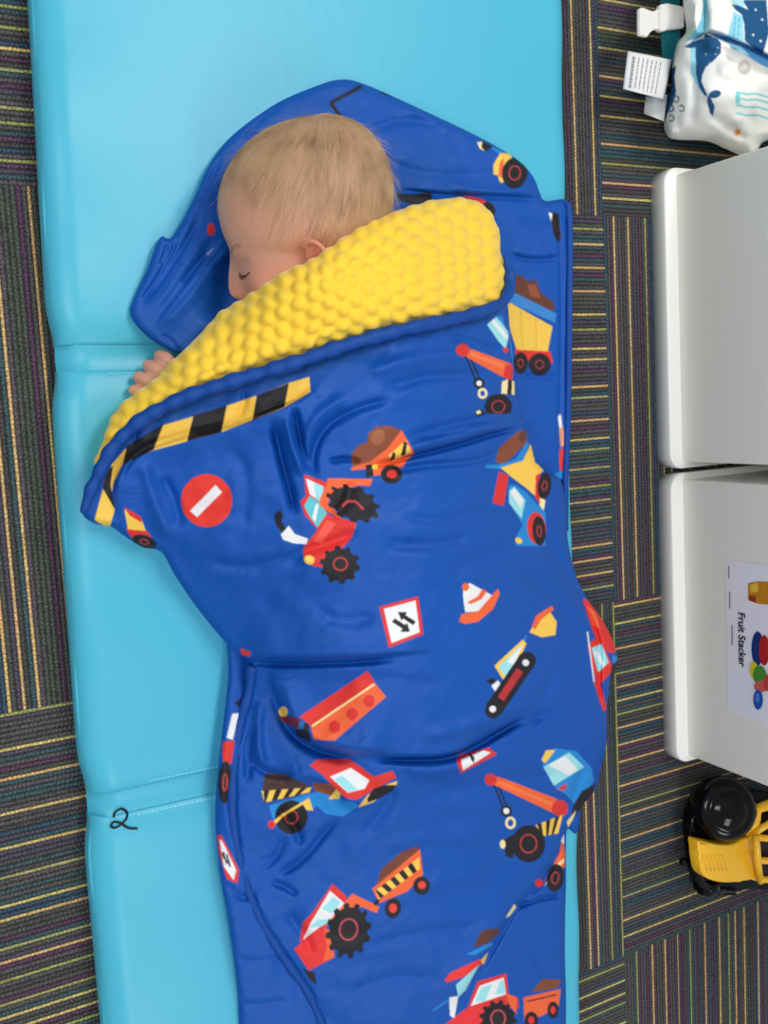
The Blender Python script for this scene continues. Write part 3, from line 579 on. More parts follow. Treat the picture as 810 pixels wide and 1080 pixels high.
# ---- folded back lining
flap_out = [(101, 491), (103, 478), (110, 462), (118, 440), (131, 424), (148, 411), (164, 399), (176, 386), (192, 371), (213, 350), (232, 330), (252, 318), (275, 303), (300, 286), (325, 276), (346, 262), (370, 246), (392, 232), (410, 225), (436, 217), (460, 211), (482, 209), (505, 213), (518, 226), (527, 246), (528, 266), (535, 285), (535, 303), (526, 317), (505, 325), (470, 333), (430, 341), (390, 351), (350, 363), (310, 377), (270, 389), (230, 401), (190, 415), (155, 434), (130, 456), (112, 478)]
flap_h = TPS([(101, 490, .09), (118, 440, .094), (145, 405, .096), (172, 380, .1), (212, 348, .122), (252, 318, .155), (300, 286, .195), (346, 262, .208), (392, 232, .2), (436, 217, .178), (482, 209, .155), (518, 226, .14), (535, 300, .15), (505, 325, .18), (430, 341, .213), (350, 363, .205), (270, 389, .175), (190, 415, .14), (130, 456, .108),
    (420, 280, .225), (350, 320, .225), (270, 350, .185), (480, 270, .19), (200, 385, .14), (150, 425, .115)])
def flap_z(X, Y, D):
    Z = flap_h(X, Y)+vnoise(X, Y, 45, 21)*.003
    stroke(X, Y, Z, [(180, 400), (260, 362), (340, 330)], -.003, 12); stroke(X, Y, Z, [(400, 300), (460, 285), (520, 300)], -.003, 14); stroke(X, Y, Z, [(230, 345), (300, 318), (380, 270)], .003, 14)
    return Z
def bumps(X, Y, D):
    a = math.radians(-32); ca, sa = math.cos(a), math.sin(a); wx = X+vnoise(X, Y, 40, 31)*5; wy = Y+vnoise(X, Y, 40, 32)*5
    x = (wx*ca+wy*sa); y = (-wx*sa+wy*ca); p = 17.0
    p = 19.0; q = 15.5; r = np.zeros_like(X)
    for ox, oy in ((0, 0), (.5, 1)):
        for sx in (-1, 0, 1):
            fx = ((x/p-ox+.5) % 1-.5)+sx; fy = ((y/q-oy)+1) % 2-1
            r += np.exp(-((fx*p)**2+(fy*q)**2)/(6.0**2))
    h = 1-np.exp(-1.7*r)
    return (h*.0058-.0022)*np.clip(D/3, .55, 1)
relief('folded_lining', flap_out, 1.0, flap_z, M_yel, root_bag, None, edge=(.016, 13), skirt=.05, disp=bumps)
# binding along the folded edge
bind = catmull([(88, 541, .084), (97, 515, .09), (108, 492, .097), (124, 466, .106), (152, 441, .122), (190, 421, .142), (232, 406, .162), (272, 394, .178), (312, 382, .196), (352, 368, .208), (392, 356, .214), (432, 346, .214), (472, 338, .2), (507, 329, .182), (528, 320, .165), (537, 304, .152), (537, 288, .146), (532, 270, .144)], False, 3)
path = [atV(u, v, z) for u, v, z in bind]; rr = [(.0062+.0007*math.sin(i*.9)+.0006*math.sin(i*.37))*min(1, .45+i*.06, .3+(len(path)-1-i)*.1) for i in range(len(path))]
obj_bm('edge_binding', tube_mesh(path, rr, 12), M_blue, root_bag)
sb = catmull([(266, 702), (263, 727), (254, 762), (248, 796), (245, 832), (246, 870), (255, 915), (271, 962), (297, 1006), (321, 1040), (332, 1062), (350, 1105), (366, 1145)], False, 4)
hz = cov_h(sb[:, 0], sb[:, 1])
path = [atV(u, v, z-.002) for (u, v), z in zip(sb, hz)]
obj_bm('side_binding', tube_mesh(path, [.0052+.0006*math.sin(i*.8) for i in range(len(path))], 12), M_blue, root_bag)
rb = catmull([(598, 214), (600.5, 240), (600, 330), (598.5, 440), (596, 510), (596, 560)], False, 4)
obj_bm('side_binding', tube_mesh([atV(u, v, .058) for u, v in rb], .0042, 10), M_blue, root_bag)

# ------------------------------------------------------------------ the child
SKIN = (198, 148, 125)
def build_person():
    hc = at(318, 215, .134)
    toC = CP-hc; toC /= np.linalg.norm(toC); Lx = toC*.85+np.array([0, 0, 1])*.15; Lx /= np.linalg.norm(Lx)
    th = math.radians(25); r, up = R[:, 0], R[:, 1]
    Fv = -math.cos(th)*r-math.sin(th)*up; Fv -= Lx*(Fv@Lx); Fv /= np.linalg.norm(Fv)
    Uv = np.cross(Lx, Fv)
    if Uv@up < 0: Uv = -Uv
    B = np.stack([Fv, Uv, Lx], 1)      # local -> world
    def H2W(p): return hc+np.asarray(p)@B.T
    root = empty('person', tuple(at(380, 420, .05)), 'sleeping toddler with fine blond hair, face turned left, fingertips showing under the yellow lining', 'person')
    # head as a star shaped surface
    bm = bmesh.new(); bmesh.ops.create_icosphere(bm, subdivisions=6, radius=1)
    d = np.array([v.co[:] for v in bm.verts]); d /= np.linalg.norm(d, axis=1)[:, None]
    def ray(c, rad):
        c = np.array(c)/rad; e = d/np.array(rad); a = (e*e).sum(1); b = -(e@c); k = c@c-1
        return (-b+np.sqrt(np.maximum(b*b-a*k, 0)))/a
    r1 = ray((-.004, -.001, 0), (.083, .072, .068)); r2 = ray((.028, -.040, 0), (.056, .062, .053)); r3 = ray((-.024, .008, 0), (.067, .062, .058))
    k = 90; rr = np.log((np.exp(k*r1*10)+np.exp(k*r2*10)+np.exp(k*r3*10)*.2)/1)/(k*10)
    P = d*rr[:, None]
    def G(P, c, s, amp, dirv):
        q = ((P-np.array(c))/np.array(s)); w = np.exp(-(q*q).sum(1)); P += w[:, None]*amp*np.array(dirv)
    G(P, (.084, -.046, 0), (.02, .013, .0085), .013, (1, -.15, 0)); G(P, (.084, -.030, 0), (.02, .014, .006), .005, (1, 0, 0))
    for s in (-1, 1):
        G(P, (.078, -.030, s*.027), (.012, .009, .012), -.006, (1, 0, 0)); G(P, (.074, -.032, s*.027), (.010, .006, .009), .0045, (1, 0, s*.3))
        G(P, (.080, -.014, s*.024), (.014, .006, .016), .0025, (1, 0, 0)); G(P, (.065, -.055, s*.034), (.02, .018, .014), .006, (.6, 0, s*.8))
    G(P, (.082, -.066, 0), (.012, .003, .014), .004, (1, 0, 0)); G(P, (.082, -.073, 0), (.012, .003, .012), .004, (1, 0, 0)); G(P, (.07, -.088, 0), (.014, .01, .014), .006, (1, -.3, 0))
    for v, p in zip(bm.verts, P): v.co = Vector(H2W(p))
    body = bpy.data.meshes.new('tmp'); 
    def add_tube(pts, rads, seg=20):
        """capsule chain merged in"""
        t = tube_mesh(pts, rads, seg); m2 = bpy.data.meshes.new('t'); t.to_mesh(m2); t.free(); bm.from_mesh(m2); bpy.data.meshes.remove(m2)
        for p, q in ((pts[0], rads[0]), (pts[-1], rads[-1])):
            bmesh.ops.create_icosphere(bm, subdivisions=3, radius=q*.99, matrix=Matrix.Translation(Vector(p)))
    def ball(p, rad, sc=(1, 1, 1)):
        bmesh.ops.create_icosphere(bm, subdivisions=3, radius=rad, matrix=Matrix.Translation(Vector(p)) @ Matrix.Diagonal((*sc, 1)))
    def chain(P5, seg=20):
        c = catmull([p[:4] for p in P5], False, 6); add_tube([atV(a, b, z) for a, b, z, q in c], [q for *_, q in c], seg)
    neck0 = H2W((-.02, -.04, 0)); 
    add_tube([Vector(neck0), Vector(H2W((-.02, -.085, -.005))), atV(395, 330, .105)], [.034, .031, .04])
    chain([(395, 330, .102, .034), (400, 380, .108, .050), (410, 470, .108, .054), (425, 560, .108, .054), (440, 640, .108, .056), (445, 680, .104, .046)], 28)
    chain([(440, 650, .11, .042), (400, 730, .105, .036), (390, 790, .095, .028), (420, 860, .082, .022), (440, 930, .074, .017), (425, 960, .07, .016)])
    chain([(455, 650, .09, .040), (480, 740, .088, .034), (490, 800, .085, .026), (480, 880, .075, .021), (470, 940, .070, .016), (455, 965, .068, .015)])
    chain([(395, 345, .135, .026), (350, 400, .128, .022), (300, 440, .112, .019), (255, 430, .092, .017), (215, 415, .076, .0145)])
    chain([(395, 345, .078, .024), (350, 370, .074, .020), (300, 385, .072, .016), (270, 380, .070, .014), (235, 368, .067, .012)])
    # hand: palm, four fingers and thumb
    chain([(212, 414, .072, .014), (200, 408, .068, .0155), (188, 402, .066, .0150), (180, 398, .064, .012)])
    tips = [((186, 390), (176, 379), (169, 375.5)), ((180, 396), (166, 390), (157.5, 386)), ((176, 404), (158, 402), (147, 398)), ((176, 414), (154, 416), (141, 411.5))]
    for (a, b, c), q in zip(tips, (.0068, .0070, .0067, .0058)):
        pts = catmull([(a[0]+14, a[1]+6, .064, q*1.12), (*a, .066, q*1.08), (*b, .066, q*.98), (*c, .0575, q*.93)], False, 1.5)
        add_tube([atV(x, y, z) for x, y, z, _ in pts], [w for *_, w in pts], 14)
    chain([(205, 402, .066, .0075), (200, 388, .060, .0065), (205, 376, .057, .0055)], 12)
    # ear
    ec = np.array((.013, -.049, .058)); e1 = np.array((.0, 1, .1)); e2 = np.array((-1, 0, .18)); e1 /= np.linalg.norm(e1); e2 /= np.linalg.norm(e2)
    pts = []; rads = []
    for i in range(26):
        a = math.radians(150-300*i/25); a = math.radians(115+ (i/25)*(-250))
        rx, ry = .0105, .0175
        p = ec+e1*ry*math.sin(a)*-1*-1+e2*rx*-math.cos(a)*-1+np.array((0, 0, .008))*max(0, math.cos(a)*.7+.5)
        pts.append(Vector(H2W(p))); rads.append(.0025 if i < 20 else .0030)
    add_tube(pts, rads, 10)
    ball(H2W(ec+e1*-.018+np.array((0, 0, .004))), .0048)
    pl = bmesh.new(); bmesh.ops.create_icosphere(pl, subdivisions=4, radius=1)
    for v in pl.verts:
        q = np.array(v.co); v.co = Vector(H2W(ec+e1*q[0]*.0155+e2*(q[1]*.0095+.001)+np.array((0, 0, 1))*(q[2]*.003+.0015+max(0, q[1])*.005)))
    m2 = bpy.data.meshes.new('t'); pl.to_mesh(m2); pl.free(); bm.from_mesh(m2)
    me = bpy.data.meshes.new('body'); bm.to_mesh(me); bm.free()
    o = bpy.data.objects.new('tmpbody', me); COL.objects.link(o)
    md = o.modifiers.new('r', 'REMESH'); md.mode = 'VOXEL'; md.voxel_size = .0013
    sm = o.modifiers.new('s', 'SMOOTH'); sm.factor = .5; sm.iterations = 3
    dg = bpy.context.evaluated_depsgraph_get(); me2 = bpy.data.meshes.new_from_object(o.evaluated_get(dg)); bpy.data.objects.remove(o)
    n = len(me2.vertices); V = np.empty(n*3, np.float32); me2.vertices.foreach_get('co', V); V = V.reshape(-1, 3).astype(float)
    Lc = (V-hc)@B
    head = (np.linalg.norm(Lc, axis=1) < .115)
    # eyelid crease
    col = np.tile(np.array(lin(SKIN)), (n, 1)); 
    def tint(c, s, colr, amt):
        nonlocal col
        q = (Lc-np.array(c))/np.array(s); w = (np.exp(-(q*q).sum(1))*amt)[:, None]; col = col*(1-w)+np.array(lin(colr))*w
    tint((.06, -.055, .045), (.025, .022, .03), (224, 142, 128), .6)
    tint((.094, -.050, 0), (.015, .014, .014), (222, 150, 138), .5)
    tint((.013, -.049, .064), (.014, .019, .012), (218, 112, 98), .8)
    tint((.014, -.051, .060), (.005, .008, .008), (140, 60, 54), .9)
    tint((.078, -.024, .027), (.014, .004, .012), (190, 128, 118), .5)
    # scalp tone under the hair
    hm = np.clip((Lc[:, 1]*.75-Lc[:, 0]*.8+.040)/.05, 0, 1)*head; hm = hm*hm*(3-2*hm)
    col = col*(1-.7*hm[:, None])+np.array(lin((176, 142, 110)))*.7*hm[:, None]
    # sleepwear colour on the parts hidden under the cover
    far = (~head) & (np.linalg.norm(V[:, :2]-at(170, 395, .06)[:2], axis=1) > .085); col[far] = lin((120, 130, 140))
    # finger nails / knuckles
    for (_, b, c), in zip(tips):
        p = at(c[0]+1, c[1], .061); w = np.exp(-(np.linalg.norm(V-p, axis=1)/.0055)**2)[:, None]*.55; col = col*(1-w)+np.array(lin((226, 140, 126)))*w
    ca = me2.attributes.new('Col', 'FLOAT_COLOR', 'POINT'); ca.data.foreach_set('color', np.concatenate([col, np.ones((n, 1))], 1).astype(np.float32).ravel())
    me2.materials.clear()
    M_skin = attr_mat('skin', .5, .35, (500, .1, .0004), sss=.18)
    link('body', me2, M_skin, root)
    # eyelashes: closed lid line
    from mathutils.bvhtree import BVHTree
    bvh = BVHTree.FromPolygons([Vector(v) for v in V], [tuple(p.vertices) for p in me2.polygons])
    M_lash = mat('lashes', (70, 46, 36), .7, .2)
    def onskin(p, lift=.0003):
        w = Vector(H2W(p)); hit = bvh.find_nearest(w); return hit[0]+hit[1]*lift, hit[1]
    for s in (1, -1):
        bm = bmesh.new(); line = [(.083, -.0318, s*.016), (.083, -.0348, s*.021), (.081, -.0362, s*.027), (.079, -.0355, s*.033), (.074, -.0330, s*.040)]
        pts = catmull(line, False, .001); pts = [np.array(line[0])+(np.array(line[-1])-np.array(line[0]))*0]; 
        pts = []
        for i in range(len(line)-1):
            for t in np.linspace(0, 1, 6, endpoint=False): pts.append(np.array(line[i])*(1-t)+np.array(line[i+1])*t)
        w = [onskin(p)[0] for p in pts]
        t = tube_mesh(w, [.00045]*len(w), 6); m2 = bpy.data.meshes.new('t'); t.to_mesh(m2); t.free(); bm.from_mesh(m2)
        for i in range(2, len(pts), 1):
            a, nn = onskin(pts[i]); q = a+nn*.002+Vector(B@np.array((.001, -.0028, s*.001)))
            t = tube_mesh([a, (a+q)/2+nn*.0008, q], [.00016, .00012, .00005], 4); m2 = bpy.data.meshes.new('t'); t.to_mesh(m2); t.free(); bm.from_mesh(m2)
        obj_bm('eyelashes', bm, M_lash, root)
    # eyebrow: faint
    rnd = random.Random(5); M_brow = mat('brow_hair', (186, 142, 112), .6, .3)
    for s in (1, -1):
        bm = bmesh.new()
        for i in range(45):
            t = rnd.random(); p = np.array((.086-.010*t, -.012+.003*math.sin(t*3)+rnd.uniform(-.0016, .0016), s*(.012+.026*t)))
            a, nn = onskin(p, .0001); b = Vector(B@np.array((-.003, .0008, s*.0035)))
            b -= nn*(b.dot(nn)); t_ = tube_mesh([a, a+b+nn*.0004], [.00009, .00004], 4); m2 = bpy.data.meshes.new('t'); t_.to_mesh(m2); t_.free(); bm.from_mesh(m2)
        obj_bm('eyebrow', bm, M_brow, root)
    # hair
    cu = bpy.data.curves.new('hair', 'CURVE'); cu.dimensions = '3D'; cu.bevel_depth = .000085; cu.bevel_resolution = 0; cu.use_fill_caps = False
    whorl = np.array((-.045, .068, .02)); cnt = 0
    while cnt < 6000:
        dd = np.array([rnd.gauss(0, 1) for _ in range(3)]); dd /= np.linalg.norm(dd)
        p = dd*np.array((.083, .081, .068)); hmv = (p[1]*.75-p[0]*.8+.040)/.05
        if p[2] < -.03: continue
        if hmv*.62 < rnd.random()*1.3: continue
        if p[1] < -.035 and p[0] > -.005: continue
        cnt += 1; ln = rnd.uniform(.018, .038)*(1 if p[0] < .03 else .7); pts = []; q = p.copy()
        lift0 = rnd.uniform(.0, .0012); wob = rnd.uniform(-.5, .5)
        wild = rnd.random() < .03 or (p[0] < -.06 and p[1] < .045 and rnd.random() < .12)
        for i in range(6):
            t = i/5; w, nn = onskin(q, .0002+lift0*t+(.009*t*t if wild else .0012*t*(1-t)*2)); pts.append(w)
            away = (q-whorl); away /= np.linalg.norm(away)+1e-9; flow = away*.8+np.array((.15, -.45, .0)); nl = np.asarray(nn)@B
            flow = flow+np.cross(nl, flow)*(wob*.5+.25); flow -= nl*(flow@nl); flow /= np.linalg.norm(flow)+1e-9; q = (np.asarray(w)-hc)@B+flow*ln/5
        sp = cu.splines.new('POLY'); sp.points.add(5)
        for i, w in enumerate(pts): sp.points[i].co = (*w, 1); sp.points[i].radius = 1-.75*i/5
    M_hair, t, b = nt('fine_blond_hair'); b.inputs['Roughness'].default_value = .45; b.inputs['Specular IOR Level'].default_value = .4
    oi = t.nodes.new('ShaderNodeTexCoord'); nn = t.nodes.new('ShaderNodeTexNoise'); nn.inputs['Scale'].default_value = 38; cr = t.nodes.new('ShaderNodeValToRGB')
    cr.color_ramp.elements[0].position = .35; cr.color_ramp.elements[0].color = lin4((176, 142, 106)); cr.color_ramp.elements[1].position = .65; cr.color_ramp.elements[1].color = lin4((216, 186, 146))
    t.links.new(oi.outputs['Object'], nn.inputs['Vector']); t.links.new(nn.outputs['Fac'], cr.inputs[0]); t.links.new(cr.outputs[0], b.inputs['Base Color'])
    ho = bpy.data.objects.new('hair', cu); me3 = None; COL.objects.link(ho)
    dg = bpy.context.evaluated_depsgraph_get(); me3 = bpy.data.meshes.new_from_object(ho.evaluated_get(dg)); bpy.data.objects.remove(ho)
    me3.materials.clear(); link('hair', me3, M_hair, root)
build_person()

# ------------------------------------------------------------------ white storage cabinets
M_white = mat('white_plastic', (246, 246, 242), .35, .45, (30, .05, .001))
M_panel = mat('pale_grey_laminate', (240, 238, 228), .38, .4, (25, .04, .001))
def rounded_rect(x0, y0, x1, y1, r, n=6):
    P = []
    for cx, cy, a0 in ((x1-r, y1-r, 0), (x0+r, y1-r, 90), (x0+r, y0+r, 180), (x1-r, y0+r, 270)):
        for k in range(n+1): a = math.radians(a0+90*k/n); P.append((cx+r*math.cos(a), cy+r*math.sin(a)))
    return P
def cabinet(y0, y1, label):
    X0 = .947; t = empty('storage_cabinet', (X0+.2, (y0+y1)/2, 0), label, 'cabinet')
    bm = bmesh.new(); prism_bm(bm, rounded_rect(X0, y0, X0+.42, y1, .022), 0, .026, .003, 3); obj_bm('plinth', bm, M_white, t)
    bm = bmesh.new(); box_bm(bm, (X0+.020, y0+.009, .022), (X0+.40, y1-.009, .52), .004, 3); obj_bm('panel_body', bm, M_panel, t)
    bm = bmesh.new(); prism_bm(bm, rounded_rect(X0+.004, y0+.004, X0+.416, y1-.004, .02), .52, .545, .006, 4); obj_bm('top', bm, M_white, t)
    return t
cabinet(-.110, .283, 'white storage cabinet with a plain front, beside the printed pouch')
cab2 = cabinet(-.519, -.116, 'white storage cabinet with a fruit stacking toy picture label on its front')
def build_card():
    XP = .967-.0008; a = atX(764, 590, XP); b = atX(770, 750, XP); z0 = (a.z+b.z)/2; y1, y0 = a.y, b.y
    zt = z0+(y1-y0)*.72
    bm = bmesh.new(); box_bm(bm, (XP-.0004, y0, z0), (XP+.0004, y1, zt)); card = obj_bm('picture_label', bm, mat('label_paper', (232, 231, 240), .3, .5), cab2, False)
    def child(o): 
        o.parent = card; o.matrix_parent_inverse = Matrix.Identity(4)
        return o
    def flat(name, c, pts):   # pts photo points on the panel
        bm = bmesh.new(); bm.faces.new([bm.verts.new(atX(u, v, XP-.0007-.00012*len(made))) for u, v in pts]); made.append(1)
        o = obj_bm(name, bm, mat(name+'_ink', c, .35, .4), None, False); o.parent = card; o.matrix_parent_inverse = card.matrix_world.inverted(); pend.append(o); return o
    made = []; pend = []
    def ell(name, c, u, v, ru, rv): a = np.linspace(0, 2*np.pi, 33)[:-1]; return flat(name, c, [(u+ru*math.cos(k), v+rv*math.sin(k)) for k in a])
    bpy.context.view_layer.update()
    flat('jar_picture', (196, 132, 30), [(789, 615), (800, 613), (818, 614), (818, 638), (800, 637), (789, 633)]); flat('jar_picture', (226, 190, 60), [(791, 617), (799, 614), (800, 624), (792, 625)]); flat('jar_picture', (150, 60, 30), [(790, 628), (797, 629), (797, 636), (790, 633)])
    ell('toy_picture', (24, 52, 110), 799, 684, 6.5, 18); ell('toy_picture', (176, 34, 34), 806, 686, 5.5, 16); ell('toy_picture', (200, 50, 44), 815, 684, 6, 17)
    ell('toy_picture', (214, 200, 40), 795, 707, 4.5, 9); ell('toy_picture', (70, 140, 50), 801, 712, 7, 10); ell('toy_picture', (204, 96, 90), 803, 724, 8, 6); ell('toy_picture', (190, 70, 60), 811, 720, 6, 9)
    ell('toy_picture', (30, 80, 170), 799.5, 738, 5, 10.5); ell('toy_picture', (70, 130, 210), 799, 736, 2.2, 5)
    for (u0, v0, v1) in ((768, 597, 610), (769, 624, 642), (771.5, 659, 680)): flat('small_print', (120, 122, 132), [(u0, v0), (u0+1.1, v0), (u0+1.1, v1), (u0, v1)])
    # lettering
    tc = bpy.data.curves.new('lettering', 'FONT'); tc.body = 'Fruit Stacker'; tc.extrude = .0001; tc.offset = .022; tc.align_x = 'LEFT'
    to = bpy.data.objects.new('lettering_tmp', tc); COL.objects.link(to); bpy.context.view_layer.update()
    dg = bpy.context.evaluated_depsgraph_get(); me = bpy.data.meshes.new_from_object(to.evaluated_get(dg)); bpy.data.objects.remove(to)
    V = np.array([v.co[:] for v in me.vertices]); w = V[:, 0].max()-V[:, 0].min(); a = atX(778, 645.5, XP); b = atX(783, 703, XP); k = (a.y-b.y)/w; kz = k*1.15
    for v, p in zip(me.vertices, V): v.co = Vector((XP-.0014-p[2]*.5, a.y-(p[0]-V[:, 0].min())*k-.0, (a.z+b.z)/2-.001+p[1]*kz+p[0]*0))
    o = link('lettering', me, M_ink, None, False); o.parent = card; o.matrix_parent_inverse = card.matrix_world.inverted()
build_card()

# ------------------------------------------------------------------ printed pouch with whales
def build_pouch():
    WB = (236, 236, 232); NV = (30, 84, 130); AQ = (126, 200, 222)
    c = Canvas(WB, 640, 0, 860, 200); c.z(670, 0, 5.786)
    # folded flap above, pale blue patches of water, whales
    c.p(AQ, [(420, 0), (440, 0), (430, 200), (380, 240), (310, 250), (370, 180), (400, 120)]).p((205, 226, 200), [(300, 260), (330, 150), (360, 140), (350, 200)])
    c.p((170, 220, 235), [(590, 0), (680, 0), (660, 60), (600, 30)]).p((150, 214, 234), [(600, 70), (655, 100), (665, 250), (560, 235)]).l((70, 140, 190), [(612, 90), (600, 235)], 4).l((70, 140, 190), [(635, 100), (625, 245)], 4)
    c.p((60, 128, 182), [(440, 195), (560, 225), (680, 270), (780, 325), (820, 340), (820, 420), (760, 390), (660, 330), (560, 260), (500, 235)]).p((140, 190, 215), [(560, 240), (650, 290), (700, 340), (640, 320), (580, 290)])
    c.p(NV, [(590, 26), (625, 30), (690, 60), (660, 10), (680, -20), (800, -20), (820, 60), (815, 200), (780, 330), (720, 290), (670, 250), (665, 150), (650, 90), (610, 60)]).p(WB, [(800, 0), (850, 0), (850, 150), (812, 160)])
    for q in ((720, 213), (775, 120), (735, 60), (765, 250)): c.e(WHT, q[0], q[1], 7)
    c.p((150, 214, 232), [(335, 300), (370, 290), (372, 420), (385, 520), (440, 590), (400, 565), (340, 450)])
    c.p(NV, [(300, 285), (350, 250), (420, 235), (425, 205), (500, 235), (522, 260), (525, 320), (480, 370), (430, 410), (408, 460), (405, 500), (430, 560), (442, 585), (425, 585), (390, 530), (370, 450), (368, 290), (340, 296)])
    c.e(NV, 486, 575, 38, 24, -15).p(NV, [(440, 580), (462, 600), (485, 650), (475, 712), (455, 690), (438, 620)])
    for q in ((455, 385), (490, 330), (430, 330), (505, 290)): c.e((160, 200, 220), q[0], q[1], 5)
    c.e((196, 190, 184), 665, 412, 40, 44).e((210, 204, 196), 655, 405, 22)
    for y in (570, 605, 650, 700): c.l((126, 206, 212), [(615, y-10), (680, y+5), (740, y+2), (830, y+28)], 12)
    c.e((126, 206, 212), 625, 600, 16, 34)
    for a in range(6):
        t = math.radians(a*60+20); c.p((224, 150, 80), [(622+26*math.cos(t), 808+30*math.sin(t)*1.3), (622+11*math.cos(t+.5), 808+11*math.sin(t+.5)), (622+11*math.cos(t-.5), 808+11*math.sin(t-.5))])
    c.e((230, 150, 80), 624, 808, 18)
    for (x, y) in ((250, 605), (283, 662), (218, 662), (220, 722)): c.ring((24, 40, 70), WB, x, y, 19, 22, 0, 7).p(WB, [(x-24, y-10), (x-8, y-10), (x-8, y+10), (x-24, y+10)])
    c.p(NV, [(205, 430), (252, 400), (238, 470), (250, 560), (235, 620), (200, 690), (175, 745), (180, 640), (200, 560)])
    c.p((40, 110, 160), [(740, 930), (770, 870), (830, 840), (830, 930)]); c.blur(1)
    t = empty('fabric_pouch', tuple(at(760, 90, 0.0)), 'white fabric nap roll printed with navy whales, with white buckle and tags, above the cabinets', 'nap roll')
    out = [(719, -40), (720, 0), (722, 17), (723, 34), (714, 46), (709, 68), (708, 90), (703, 112), (700, 130), (703, 142), (712, 147), (745, 149), (765, 157), (787, 166), (798, 163), (806, 150), (840, 140), (850, 60), (850, -40)]
    h = TPS([(719, -40, .10), (722, 20, .10), (710, 60, .075), (703, 110, .065), (704, 142, .06), (745, 149, .065), (787, 165, .075), (806, 150, .09), (850, 140, .09), (850, -40, .13), (745, 90, .125), (770, 60, .135), (790, 110, .13), (750, 20, .12), (740, 125, .10), (820, 60, .14)])
    def z(X, Y, D):
        Z = h(X, Y)+vnoise(X, Y, 14, 51)*.003
        S = lambda p, a, w, k='g', W=30: stroke(X, Y, Z, p, a, w, k, W)
        S([(742, -10), (745, 20), (743, 38)], -.014, 3); S([(735, 0), (733, 20), (736, 40)], .006, 4); S([(722, 48), (735, 42), (750, 36), (775, 45), (800, 56), (825, 70)], -.014, 3); S([(770, 48), (795, 62), (822, 78)], .010, 5)
        S([(758, 48), (770, 60), (785, 72)], -.004, 4); S([(728, 66), (732, 100), (728, 135)], -.003, 5); S([(745, 120), (770, 135), (790, 150)], -.005, 5); S([(802, 60), (790, 100), (795, 140)], -.003, 6)
        return Z
    relief('pouch_body', out, .8, z, attr_mat('whale_print_cotton', .8, .2, (900, .2, .0004)), t, c.sample, edge=(.03, 12), skirt=.14, floor_z=.002)
    # webbing strap with side release buckle
    M_teal = mat('teal_webbing', (22, 110, 122), .7, .2, (1200, .4, .0006))
    def slab(name, quad, z, th, m, bev=.001, par=t):
        bm = bmesh.new(); zz = z if isinstance(z, (list, tuple)) else [z]*len(quad)
        top = [bm.verts.new(atV(u, v, q)) for (u, v), q in zip(quad, zz)]; f = bm.faces.new(top); r = bmesh.ops.extrude_face_region(bm, geom=[f])
        for g in r['geom']:
            if isinstance(g, bmesh.types.BMVert): g.co.z -= th
        if bev: bmesh.ops.bevel(bm, geom=bm.edges[:], offset=bev, segments=2, affect='EDGES')
        return obj_bm(name, bm, m, par, False)
    slab('strap', [(698, -30), (717, -30), (717, 40), (716, 66), (700, 68), (697, 30)], [.06, .06, .06, .05, .05, .06], .002, M_teal, .0005)
    M_tag = mat('white_satin_tag', (222, 222, 222), .5, .3, (300, .1, .0004)); M_bk = mat('white_buckle_plastic', (226, 224, 220), .3, .5)
    b = slab('buckle', [(696, 5), (704, 3), (722, 7), (722, 29), (704, 31), (700, 33), (695, 32)], .071, .007, M_bk)
    slab('buckle_clip', [(674, 9), (678, 7.5), (684, 10), (690, 12), (696, 8), (696, 31), (690, 31), (686, 34), (683, 39), (674, 37)], .069, .005, M_bk)
    # tags: curled cloth strips with printed lines
    def tag_sheet(name, quad, z0, z1, curl):
        a, b_, c_, d = [np.array(q, float) for q in quad]; n = 16; V = []; Fc = []
        for j in range(n+1):
            for i in range(n+1):
                s, q = i/n, j/n; p = (a*(1-s)+b_*s)*(1-q)+(d*(1-s)+c_*s)*q; zz = z0*(1-s)+z1*s+curl*math.sin(math.pi*s)+.001*math.sin(6*q+4*s)
                V.append(tuple(at(p[0], p[1], zz)))
        for j in range(n):
            for i in range(n): k = j*(n+1)+i; Fc.append((k, k+1, k+n+2, k+n+1))
        me = bpy.data.meshes.new(name); me.from_pydata(V, [], Fc); me.update(); o = link(name, me, M_tag, t)
        sm = o.modifiers.new('s', 'SOLIDIFY'); sm.thickness = .0006; return (a, b_, c_, d, z0, z1, curl)
    tag_sheet('care_tag', [(681, 102), (704, 100), (700, 128), (679, 120)], .03, .05, .004)
    q = tag_sheet('care_tag', [(662, 54), (708, 63), (700, 105), (657, 94)], .055, .062, .008)
    bm = bmesh.new(); a, b_, c_, d, z0, z1, cu = q
    for s in (.16, .28, .38, .48, .58, .68, .78):
        q0 = .10
        while q0 < .9:
            L = random.uniform(.05, .16); q1 = min(.92, q0+L); w = .012 if s > .2 else .03; vs = []
            for (ss, qq) in ((s-w, q0), (s+w, q0), (s+w, q1), (s-w, q1)):
                p = (a*(1-ss)+b_*ss)*(1-qq)+(d*(1-ss)+c_*ss)*qq; zz = z0*(1-ss)+z1*ss+cu*math.sin(math.pi*ss)+.001*math.sin(6*qq+4*ss)+.0009
                vs.append(bm.verts.new(atV(p[0], p[1], zz)))
            bm.faces.new(vs); q0 = q1+.02
    obj_bm('tag_print', bm, mat('grey_print', (150, 150, 156), .6, .2), t, False)
build_pouch()

